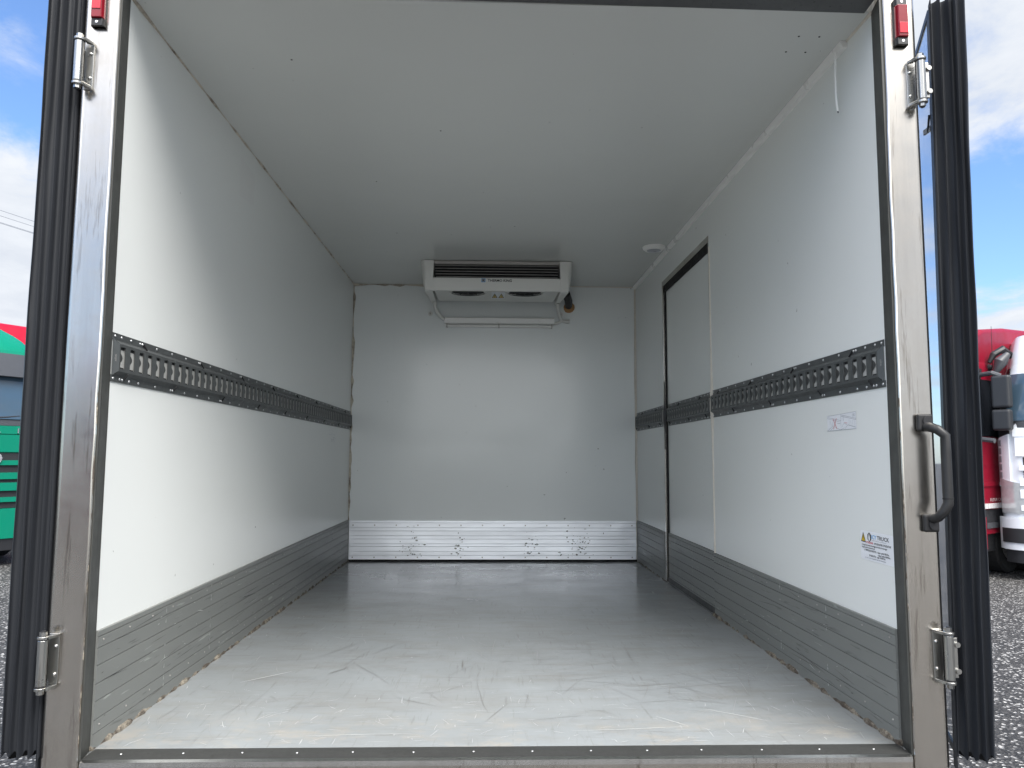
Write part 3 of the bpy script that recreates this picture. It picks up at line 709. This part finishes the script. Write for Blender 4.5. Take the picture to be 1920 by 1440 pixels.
def tri(b, o, X, Y, w, m1, m2, nrm, e=.0008):
    o, X, Y, nrm = map(Vector, (o, X, Y, nrm)); h = w*.9
    b.quad([o-X*w/2, o+X*w/2, o+Y*h], m1); q = o+nrm*e+Y*h*.1; b.quad([q-X*w*.34, q+X*w*.34, q+Y*h*.68], m2)
    q = o+nrm*e*2; b.quad([q-X*w*.05+Y*h*.30, q+X*w*.05+Y*h*.30, q+X*w*.06+Y*h*.62, q-X*w*.06+Y*h*.62], m1); b.quad([q-X*w*.05+Y*h*.16, q+X*w*.05+Y*h*.16, q+X*w*.05+Y*h*.24, q-X*w*.05+Y*h*.24], m1)
b = MB(); U = Vector((1, 0, 0)); nrm = Vector((0, .0538, -1)).normalized(); V = Vector((0, 1, .0538)).normalized()*-1     # image up points to the front edge
o0 = Vector((cx+.012, 3.46, Z(1.934+(3.46-3.024)*.0537)))+nrm*.001
b.quad([o0-U*.048, o0+U*.048, o0+U*.048+V*.30, o0-U*.048+V*.30], M_paper)
for s in (-1, 1): tri(b, o0+nrm*.0008+U*s*.024+V*.04, U, V*5.6, .042, M_ink, M_yel, nrm)
part(b, 'warning_label', cu, recalc=False)
# drain hoses
for s, pts in ((-1, [(-.462, 3.60, 1.955), (-.455, 3.62, 1.915), (-.44, 3.65, 1.885), (-.415, 3.70, 1.858), (-.38, 3.725, 1.842)]),
               (1, [(.475, 3.60, 1.955), (.480, 3.63, 1.915), (.495, 3.68, 1.880), (.512, 3.715, 1.850), (.525, 3.72, 1.840), (.56, 3.725, 1.838)])):
    b = MB(); b.tube([(x, y, Z(z)) for x, y, z in pts], .0125, M_unit, 12); part(b, 'drain_hose', cu)
b = MB(); b.tube([(.515, 3.722, Z(1.842)), (.49, 3.725, Z(1.826)), (.445, 3.728, Z(1.815))], .0105, M_unit, 12); b.tube([(.540, 3.724, Z(1.838)), (.578, 3.726, Z(1.836))], .0145, M_unit, 12); part(b, 'hose_joint', cu)
b = MB(); b.tube([(.535, 3.55, Z(2.02)), (.562, 3.64, Z(1.985)), (.575, 3.752, Z(1.955))], [.030, .030, .028], M_black, 14); pipe = part(b, 'insulated_pipe', cu)
b = MB(); rings = []
b.tube([(.572, 3.728, Z(1.958)), (.577, 3.752, Z(1.953))], [.034, .046], M_foam, 14); part(b, 'foam_collar', cu)

# strip lamp on the bulkhead
sl = tag(empty('strip_lamp', (.03, L, Z(1.82))), 'long white strip lamp fixed to the back wall under the cooling unit', 'lamp')
b = MB(); b.prism([(L, 1.812), (L-.030, 1.812), (L-.040, 1.818), (L-.046, 1.854), (L-.040, 1.861), (L, 1.861)], lambda a, q, t: (t, a, Z(q)), -.392, .458, M_lamp); part(b, 'housing', sl, bevel=.001)
b = MB(); b.tube([(-.384, L-.022, Z(1.797)), (.450, L-.022, Z(1.795))], .0105, M_lamp, 10); part(b, 'lamp_tube', sl)
for x in (-.372, .03, .440):
    b = MB(); b.box((x-.004, L-.036, Z(1.783)), (x+.004, L-.001, Z(1.812)), M_unit2); b.dome((x, L-.020, Z(1.861)), (0, 0, 1), .005, .004, M_unit2, 8); [setattr(o_, 'location', -Vector(sl.location)) for o_ in build_each(b, 'clip', sl)]
def ring_eye(x, z, label):
    b = MB(); b.tube([(x+.013*math.cos(k*math.pi/10), L-.006, Z(z)+.013*math.sin(k*math.pi/10)) for k in range(21)], .004, M_unit, 8)
    b.cyl((x, L, Z(z)), (0, -1, 0), .006, .007, M_unit2, 10)
    tag(b.build('screw_eyelet', origin=(x, L, Z(z))), label, 'eyelet', 'eyelets on the back wall')
ring_eye(-.503, 1.893, 'small round eyelet on the back wall below the left end of the cooling unit')
ring_eye(.512, 1.896, 'small round eyelet behind the drain hose at the right end of the strip lamp')

# dome lamp and hanging cord
dl = tag(empty('dome_lamp', (.999, 2.596, Z(H))), 'small round white ceiling lamp near the side door', 'ceiling lamp')
b = MB(); b.tube([(.999, 2.596, Z(H)), (.999, 2.596, Z(H-.012)), (.999, 2.596, Z(H-.024))], [.072, .070, .056], M_lamp, 28); part(b, 'base', dl)
b = MB(); b.dome((.999, 2.596, Z(H-.022)), (0, 0, -1), .046, .012, M_lamp2, 24, 4); part(b, 'cover', dl)
b = MB(); b.tube([(1.077, .20, Z(H)-.018), (1.076, .198, Z(H-.05)), (1.073, .196, Z(H-.10)), (1.072, .194, Z(H-.16)), (1.073, .193, Z(H-.20)), (1.0755, .192, Z(H-.222))], .0032, M_lamp, 8)
b.cyl((1.0755, .192, Z(H-.222)), (.2, 0, -1), .0018, .006, M_ink, 6)
tag(b.build('hanging_cord', origin=(1.077, .2, Z(H)-.018)), 'thin white cable end dangling from the ceiling trunking near the doorway', 'cord')

# ------------------------------------------------------------------ stickers
XW = W-.0006; SX, SY = Vector((0, -1, 0)), Vector((0, 0, 1))
st = tag(empty('safety_sticker', (XW, .098, Z(.523))), 'white printed instruction sticker with yellow warning triangle and logo, beside the door post', 'sticker')
so = Vector((XW, .199, Z(.480)))
def sp(u, v, e=0): return so + SX*u + SY*v + Vector((-e, 0, 0))
b = MB(); ww, hh = .193, .086; pts = []
for (cxx, cyy, a0) in ((ww-.006, hh-.006, 0), (.006, hh-.006, 90), (.006, .006, 180), (ww-.006, .006, 270)):
    for k in range(5): a = rad(a0+k*22.5); pts.append((cxx+.006*math.cos(a), cyy+.006*math.sin(a)))
b.quad([sp(u, v) for u, v in pts], M_paper); part(b, 'sheet', st, recalc=False)
b = MB(); E = .0004
b.text('ICY', .0165, sp(.068, .0655, E), SX, SY, M_inkblue, 'LEFT', 0, 1.15, .0003); b.text('TRUCK', .0165, sp(.102, .0655, E), SX, SY, M_ink, 'LEFT', 0, 1.25, .0003)
b.text('trasformazioni e allestimenti', .0056, sp(.069, .0595, E), SX, SY, M_ink2, 'LEFT', 0, 1.35)
b.text('ATTENZIONE:', .0078, sp(.034, .0500, E), SX, SY, M_inkred, 'LEFT', 0, .88, .0002); b.text("ISTRUZIONI PER L'UTILIZZATORE", .0078, sp(.084, .0500, E), SX, SY, M_ink, 'LEFT', 0, .82, .0002)
b.text('Si prega di procedere al serraggio dei bulloni di ancoraggio', .0068, sp(.008, .0420, E), SX, SY, M_ink, 'LEFT', 0, .93, .00015)
b.text('furgone, porte e accessori vari:', .0068, sp(.008, .0350, E), SX, SY, M_ink, 'LEFT', 0, .93, .00015)
b.text('A VEICOLO NUOVO: - dopo i primi 500 Km.', .0078, sp(.024, .0265, E), SX, SY, M_ink, 'LEFT', 0, .98, .0002)
b.text('- dopo i primi 5.000 Km.', .0074, sp(.102, .0190, E), SX, SY, M_ink, 'LEFT', 0, .98, .0002)
b.text('IN SEGUITO: - ogni 10.000 Km.', .0074, sp(.052, .0125, E), SX, SY, M_ink, 'LEFT', 0, .98, .0002)
b.text('per una corretta manutenzione del vostro allestimento', .0055, sp(.026, .0055, E), SX, SY, M_ink2, 'LEFT', 0, 1.0, .0001)
part(b, 'lettering', st, recalc=False)
b = MB(); tri(b, sp(.019, .0520, E), SX, SY*1.1, .030, M_ink, M_yel, (-1, 0, 0), .0003); part(b, 'warning_triangle', st, recalc=False)
b = MB(); c0 = (.056, .069)
b.quad([sp(c0[0]+.0125*math.sin(rad(60*k)), c0[1]+.0145*math.cos(rad(60*k)), E) for k in range(6)][::-1], M_ink)
b.quad([sp(c0[0]+.0050*math.cos(k*.524), c0[1]-.003+.0085*math.sin(k*.524), E*2) for k in range(12)], M_paper)
b.quad([sp(c0[0]+.0030*math.cos(k*.785), c0[1]+.006+.0030*math.sin(k*.785), E*2.5) for k in range(8)], M_paper)
part(b, 'emblem', st, recalc=False)

def lineseg(b, P, a, c, w, m, e):
    a, c = Vector(a), Vector(c); d = (c-a).normalized()*w/2; n = Vector((-d.y, d.x))
    b.quad([P(*(a-n), e), P(*(c-n), e), P(*(c+n), e), P(*(a+n), e)], m)
dg = tag(empty('diagram_sticker', (XW, .300, Z(.902))), 'pale line drawing sticker with a red cross, just below the lashing rail', 'sticker')
do = Vector((XW, .402, Z(.874)))
def dp(u, v, e=0): return do + SX*u + SY*v + Vector((-e, 0, 0))
b = MB(); b.quad([dp(0, 0), dp(.205, .002), dp(.205, .056), dp(0, .051)], M_paper); part(b, 'sheet', dg, recalc=False)
b = MB()
for a, c2, wd in (((0, .0005), (.205, .0025), .0012), ((.002, .0505), (.205, .0555), .0010), ((.101, 0), (.101, .053), .0010), ((.204, .03), (.204, .055), .0008), ((.0, .047), (.10, .032), .0010), ((.0, .043), (.10, .027), .0008),
                  ((.103, .050), (.205, .034), .0011), ((.103, .046), (.205, .030), .0011), ((.118, .046), (.118, .030), .0018), ((.103, .046), (.103, .030), .0008), ((.0, .001), (.045, .018), .0011), ((.022, .001), (.056, .018), .0011),
                  ((.06, .012), (.101, .001), .0010), ((.101, .002), (.125, .008), .0010), ((.125, .002), (.148, .016), .0010), ((.150, .016), (.205, .006), .0013), ((.158, .013), (.158, .034), .0011), ((.170, .013), (.170, .030), .0009), ((.182, .011), (.182, .030), .0008), ((.196, .009), (.196, .028), .0008),
                  ((.020, .022), (.020, .036), .0009), ((.030, .018), (.026, .034), .0009), ((.040, .018), (.044, .032), .0009), ((.12, .024), (.15, .014), .0008), ((.108, .010), (.122, .024), .0008), ((.075, .024), (.098, .022), .0010)):
    lineseg(b, dp, a, c2, wd, M_ink2, .0004)
b.text('OK', .014, dp(.180, .0405, .0004), SX, SY, M_ink2, 'LEFT', 0, .85)
lineseg(b, dp, (.045, .040), (.072, .006), .0022, M_inkred, .0006); lineseg(b, dp, (.070, .041), (.047, .006), .0022, M_inkred, .0006); lineseg(b, dp, (.125, .024), (.146, .022), .0012, M_inkred, .0006)
part(b, 'drawing', dg, recalc=False)
# faint ghost of an older sticker and a faded drawing on the wall on the left
b = MB(); b.quad([(-XW, 1.018, Z(2.045)), (-XW, 1.215, Z(2.035)), (-XW, 1.215, Z(1.895)), (-XW, 1.018, Z(1.875))], plain('pale_label', (.84, .85, .84), .12, 0, .01))
tag(b.build('blank_label', origin=(-XW, 1.11, Z(1.96))), 'blank pale glossy label high on the white wall near the ceiling', 'sticker')
b = MB()
for i in range(26):
    y = random.uniform(2.98, 3.2); z = random.uniform(.872, .930); a = random.uniform(0, 3.1); ln = random.uniform(.01, .05); q = .0012
    y1, z1 = y+ln*math.cos(a), z+.5*ln*math.sin(a)
    b.quad([(-XW, y, Z(z-q)), (-XW, y1, Z(z1-q)), (-XW, y1, Z(z1+q)), (-XW, y, Z(z+q))], M_ink2)
tag(b.build('faded_diagram', origin=(-XW, 3.09, Z(.90))), 'small faded pencil-grey diagram below the lashing rail, close to the back wall', 'sticker')

# ------------------------------------------------------------------ parked trucks
M_glass = plain('dark_cab_glass', (.05, .085, .12), .06, 0, .1, 3, Specular_IOR_Level=.7)
M_glass_b = plain('black_cab_glass', (.012, .014, .018), .08, 0, .1, 3)
M_grille = plain('black_grille_mesh', (.02, .02, .022), .6, 0, .5, 120)
M_mirror = plain('dark_mirror_plastic', (.028, .03, .034), .5)
M_vent = plain('grey_vent', (.22, .23, .25), .5)
M_trim = plain('grey_visor_plastic', (.06, .063, .07), .45, 0, .12, 10)
M_chrome = plain('chrome', (.8, .8, .8), .15, 1)
M_lens = plain('clear_headlight', (.55, .57, .58), .12, .3, .25, 9, Coat_Weight=.8)
M_amber = plain('amber_lens', (.6, .2, .02), .3)
M_tape = plain('white_reflective_tape', (.62, .60, .60), .4)
class Cab:
    """rounded rectangular cab: u runs round the section from the middle of the front (right positive), in metres"""
    def __init__(s, hw=1.24, dep=2.1, r=.32, top=3.25, zb=.62, tap=.04): s.hw, s.dep, s.r, s.top, s.zb, s.tap = hw, dep, r, top, zb, tap
    def inset(s, z):
        t = max(0, (z-2.15)/(s.top-2.15)); return .16*t*t + .05*t, .0 + s.tap*max(0, z-2.3)
    def P(s, u, z, off=0):
        fi, si = s.inset(z); hw = s.hw-si; r = s.r; sg = 1 if u >= 0 else -1; a = abs(u); fl = hw-r
        bow = .045*(1-min(1, a/max(fl, .01))**2)
        if a <= fl: x, y, n = a, fi-bow, (0, -1)
        elif a <= fl+r*math.pi/2:
            t = (a-fl)/r; x, y, n = fl+r*math.sin(t), fi+r-r*math.cos(t), (math.sin(t), -math.cos(t))
        else: x, y, n = hw, fi+r+(a-fl-r*math.pi/2), (1, 0)
        return Vector((sg*(x+n[0]*off), y+n[1]*off, z))
    def umax(s): return s.hw-s.r+s.r*math.pi/2+s.dep-s.r
    def patch(s, b, u0, u1, z0, z1, off, m, base=-.01, z0b=None, z1b=None, nu=10, nz=4):
        z0b = z0 if z0b is None else z0b; z1b = z1 if z1b is None else z1b
        g_ = []
        for o_ in (off, base):
            k_ = b.add([s.P(u0+(u1-u0)*i/nu, (z0+(z0b-z0)*i/nu)+((z1+(z1b-z1)*i/nu)-(z0+(z0b-z0)*i/nu))*j/nz, o_) for j in range(nz+1) for i in range(nu+1)]); g_.append(k_)
        k0, k1 = g_; w_ = nu+1
        for j in range(nz):
            for i in range(nu): b.face((k0+j*w_+i, k0+j*w_+i+1, k0+(j+1)*w_+i+1, k0+(j+1)*w_+i), m, True)
        rim = [i for i in range(nu+1)] + [j*w_+nu for j in range(1, nz+1)] + [nz*w_+i for i in range(nu-1, -1, -1)] + [j*w_ for j in range(nz-1, 0, -1)]
        for a_, c_ in zip(rim, rim[1:]+rim[:1]): b.face((k0+c_, k0+a_, k1+a_, k1+c_), m)
        return b
    def body(s, m):
        b = MB(); um = s.umax(); us = [-um+2*um*i/48 for i in range(49)]; zs = [s.zb, 1.0, 1.5, 2.0, 2.15, 2.5, 2.8, 3.05, s.top]
        zs = sorted(set(z for z in zs if z <= s.top))
        rings = [[s.P(u, z) for u in us] for z in zs]
        k_ = [[Vector((p.x*.985, s.dep*.5+(p.y-s.dep*.5)*.98, s.top+.05)) for p in rings[-1]]]
        b.loft(rings+k_, m, True, True, True); return b
def make_truck(name, label, loc, rz, m, top, style, group=None):
    root = tag(empty(name, loc, rz), label, 'truck', group); C = Cab(top=top, tap=.24 if style == 'pale' else .04)
    body = C.body(m).build('cab', root)
    fl = C.hw-C.r; um = C.umax()
    b = MB(); C.patch(b, -1.16, 1.16, 2.24, 2.92, .035, M_glass, -.03, nz=8); ws = b.build('windscreen', root)
    b = MB()
    for x0 in (-.7, .1): b.tube([C.P(x0, 2.24, .03), C.P(x0+.35, 2.27, .03), C.P(x0+.65, 2.31, .025)], .012, M_black, 6)
    b.build('wiper', ws)
    b = MB(); C.patch(b, -1.22, 1.22, 2.14, 2.235, .018, M_trim); b.build('cowl', root)
    if style == 'front':
        b = MB(); C.patch(b, -1.20, 1.20, 2.90, 3.12, .16, M_trim, .0); C.patch(b, -1.19, 1.19, 3.125, 3.27 if top > 3.2 else top, .09, M_trim, 0); b.build('sun_visor', root)
    # grille and bars
    b = MB(); C.patch(b, -1.0, 1.0, .88, 1.72, .010, M_grille); gr = b.build('grille', root)
    b = MB()
    for z0, z1 in ((1.534, 1.607), (1.32, 1.42), (1.144, 1.266), (.973, 1.046)): C.patch(b, -1.04, 1.04, z0, z1, .045, m)
    build_each(b, 'grille_bar', gr)
    b = MB(); C.patch(b, -1.08, 1.08, 1.735, 2.0, .030, m); C.patch(b, -1.10, 1.10, 2.012, 2.135, .032, m); b.build('front_panel', root)
    b = MB(); C.patch(b, -1.42, 1.42, .42, .87, .055, m, -.10, nu=20); C.patch(b, -.28, .28, .52, .72, .062, M_grille, .04)
    C.patch(b, -1.30, 1.30, .24, .415, .03, M_black, -.1, nu=20); bm = b.build('bumper', root)
    for s in (-1, 1):
        b = MB(); C.patch(b, s*.82, s*1.34, .93, 1.30, .035, M_lens, z1b=1.42, nu=12); b.build('headlight', root)
        b = MB(); C.patch(b, s*.95, s*1.30, .52, .72, .068, M_grille, .05); b.build('fog_lamp', bm)
        b = MB(); C.patch(b, s*1.16, s*1.40, 1.32, 2.05, .03, m, z1b=1.98)
        for i in range(5): C.patch(b, s*1.29, s*1.385, 1.42+i*.115, 1.505+i*.115, .036, M_vent if style == 'pale' else M_trim)
        b.build('corner_vent', root)
        d0 = fl+C.r*math.pi/2+.05
        b = MB(); C.patch(b, s*d0, s*(d0+1.05), 2.02, 2.86, .012, M_glass_b); C.patch(b, s*(fl+C.r*.75), s*(d0+.04), 1.98, 3.02, .008, M_black); b.build('side_window', root)
        b = MB(); C.patch(b, s*(d0-.06), s*(d0+1.22), .98, 1.95, .014, m); C.patch(b, s*(d0-.06), s*(d0+1.22), 1.60, 1.63, .022, m); C.patch(b, s*(d0-.06), s*(d0+1.22), 1.30, 1.36, .030, m); b.build('cab_door', root)
        if style == 'pale' and s < 0:
            b = MB(); q = C.P(s*1.25, 3.22, 0)
            b.tube([q, q+Vector((s*.12, -.10, .10)), q+Vector((s*.24, -.16, .02)), q+Vector((s*.30, -.18, -.10))], [.05, .06, .05, .03], M_black, 8); mr = b.build('mirror_arm', root)
            b = MB(); b.tube([q+Vector((s*.06, -.2, .02)), q+Vector((s*.16, -.24, -.10)), q+Vector((s*.24, -.24, -.28))], [.04, .09, .03], M_trim, 10); b.build('mirror_housing', mr)
            wheel(root, s*1.20, 1.32, s, .50, .34); wheel(root, s*1.20, 4.9, s, .50, .5)
            continue
        b = MB(); q = C.P(s*(d0-.02), 2.9, 0)
        b.tube([q+Vector((0, 0, .02)), q+Vector((s*.20, -.06, .03)), q+Vector((s*.30, -.03, -.02))], .035, M_trim, 8)
        b.tube([C.P(s*(d0-.02), 1.98, 0), C.P(s*(d0-.02), 1.98, .22)+Vector((0, -.04, -.03))], .035, M_trim, 8)
        mr = build_each(b, 'mirror_arm', root)[0]
        b = MB(); p = q+Vector((s*.30, -.02, 0))
        b.box(p+Vector((-.12, -.07, -.48)), p+Vector((.12, .07, -.01)), M_mirror); b.box(p+Vector((-.13, -.07, -.80)), p+Vector((.11, .07, -.50)), M_mirror); b.build('mirror_housing', mr, bevel=.035, seg=3)
        wheel(root, s*1.20, 1.32, s, .50, .34)
        wheel(root, s*1.20, 4.9, s, .50, .5)
        b = MB(); C.patch(b, s*(d0+.05), s*(d0+1.7), .36, .60, -.06, M_black, -.2); C.patch(b, s*(d0+.05), s*(d0+1.7), .70, .78, .02, M_trim, -.2); b.build('step_panel', root)
    b = MB()
    for s in (-1, 1): b.box((s*.38, 1.0, .62), (s*.48, 6.0, .92), M_black)
    b.box((-1.0, 2.2, .62), (1.0, 3.4, 1.0), M_black); b.box((-.7, 4.3, .95), (.7, 5.4, 1.10), M_black); b.build('chassis', root)
    return root, C
# roof fairings: a tall rounded shell over the cab
def fairing(root, m, z0, z1, y0, hw, dep, pw=2.2):
    b = MB(); rings = []
    for i in range(9):
        t = i/8; z = z0+(z1-z0)*t; k_ = (1-t**pw)**(1/pw) if t < 1 else .02; yy = y0+.95*(1-math.cos(t*math.pi/2))
        w_ = hw*(.25+.75*k_) if i < 8 else hw*.2
        n = 14; ring = [(w_*math.sin(a), yy+.18*(1-math.cos(a)), z) for a in [(-1+2*j/n)*math.pi/2*.96 for j in range(n+1)]] + [(w_, dep, z), (-w_, dep, z)]
        rings.append(ring)
    b.loft(rings, m, True, True, True); return b.build('roof_fairing', root)
M_green = plain('green_truck_paint', (.0, .19, .115), .42, 0, .05, 4, Specular_IOR_Level=.3)
M_redp = plain('red_truck_paint', (.40, .003, .022), .4, 0, .05, 4, Specular_IOR_Level=.35)
M_redp2 = plain('crimson_truck_paint', (.21, .002, .016), .42, 0, .05, 4, Specular_IOR_Level=.3)
M_whitep = plain('white_truck_paint', (.84, .87, .91), .25, 0, .03, 4, Coat_Weight=.6)

gt, C = make_truck('parked_truck', 'green tractor truck with grey sun visor and chrome front letters, beyond the open door', (-7.75, 9.55, 0), rad(58), M_green, 3.28, 'front', 'trucks parked in the yard')
fairing(gt, M_green, 3.2, 3.95, .30, 1.08, 1.6)
b = MB()
for i, ch in enumerate('STRALIS'):
    u = .325+(i-4)*.295; p = C.P(u, 2.03, .036); b.text(ch, .105, p, (1, 0, 0), (0, 0, 1), M_chrome, 'CENTER', .006, 1.0, .004)
for i, ch in enumerate('IVECO'):
    u = (i-2)*.155; p = C.P(u, 1.565, .052); b.text(ch, .215, p, (1, 0, 0), (0, 0, 1), M_chrome, 'CENTER', .01, 1.0, .008)
b.build('front_lettering', gt, recalc=False)

lr, C = make_truck('parked_truck', 'tall bright red truck standing right behind the green truck', (-8.15, 12.7, 0), rad(60), M_redp, 3.28, 'front', 'trucks parked in the yard')
b = MB(); b.prism([(.20, 3.28), (.34, 3.72), (.42, 3.78), (.62, 4.14), (2.05, 4.20), (2.05, 3.28)], lambda a, q, t: (t, a, q), -1.15, 1.15, M_redp); b.build('roof_fairing', lr, bevel=.08, seg=4)

rr, C = make_truck('parked_truck', 'crimson truck with black side window, stacked mirrors and white reflective strip', (6.03, 9.55, 0), rad(-55), M_redp2, 3.1, 'side', 'trucks parked in the yard')
b = MB(); b.prism([(.20, 3.05), (.36, 3.48), (.8, 3.64), (1.6, 3.74), (3.0, 3.82), (3.0, 3.05)], lambda a, q, t: (t, a, q), -1.2, 1.2, M_redp2); b.build('roof_fairing', rr, bevel=.07, seg=4)
d0 = C.hw-C.r+C.r*math.pi/2; b = MB()
for i in range(24): C.patch(b, d0-.3+i*.085, d0-.3+i*.085+.072, .985, 1.055, .040, M_tape, .0, nu=2, nz=1)
q = C.P(d0+.20, 1.085, .036); b.text('FUTUR CAR', .062, q, (0, 1, 0), (0, 0, 1), M_tape, 'LEFT', 0, 1.3)
b.build('reflective_tape', rr, recalc=False)
b = MB(); C.patch(b, d0-.3, d0+2.0, .72, .965, .012, M_black, -.1); b.build('side_skirt', rr)
b = MB(); p = C.P(d0+.35, 3.06, .0); b.dome(p, (1, 0, 0), .055, .05, M_black, 14); b.tube([p+Vector((.05, 0, 0)), p+Vector((.06, 0, .62))], [.006, .003], M_black, 6)
b.build('aerial', rr)

wt_, C = make_truck('parked_truck', 'white truck front with grey corner vents, beside the crimson truck', (8.37, 8.02, 0), rad(-30), M_whitep, 3.45, 'pale', 'trucks parked in the yard')

br, C = make_truck('parked_truck', 'red truck standing in the yard behind the viewer, mirrored in the steel post', (-7.6, -14.5, 0), rad(155), M_redp, 3.28, 'front', 'trucks parked in the yard')
fairing(br, M_redp, 3.2, 3.9, .30, 1.12, 2.0)

# overhead lines crossing the sky on the left
M_wire = plain('overhead_wire', (.16, .18, .22), .6)
for i, (dz, dx) in enumerate(((0, 0), (-.20, .0), (-.44, 0), (-.50, .10))):
    o = Vector((-17.6+dx, 26, 9.62+FL+dz)); d = Vector((.34, .94, 0)).normalized(); b = MB()
    b.tube([o+d*t+Vector((0, 0, .00012*(t-20)**2-.05)) for t in range(-60, 160, 10)], .008, M_wire, 5)
    tag(b.build('power_line', origin=o), ('uppermost of the thin overhead wires crossing the sky', 'second overhead wire from the top in the sky', 'upper wire of the close pair below the other overhead wires', 'lowest of the thin overhead wires crossing the sky')[i], 'wire', 'overhead wires on the left')
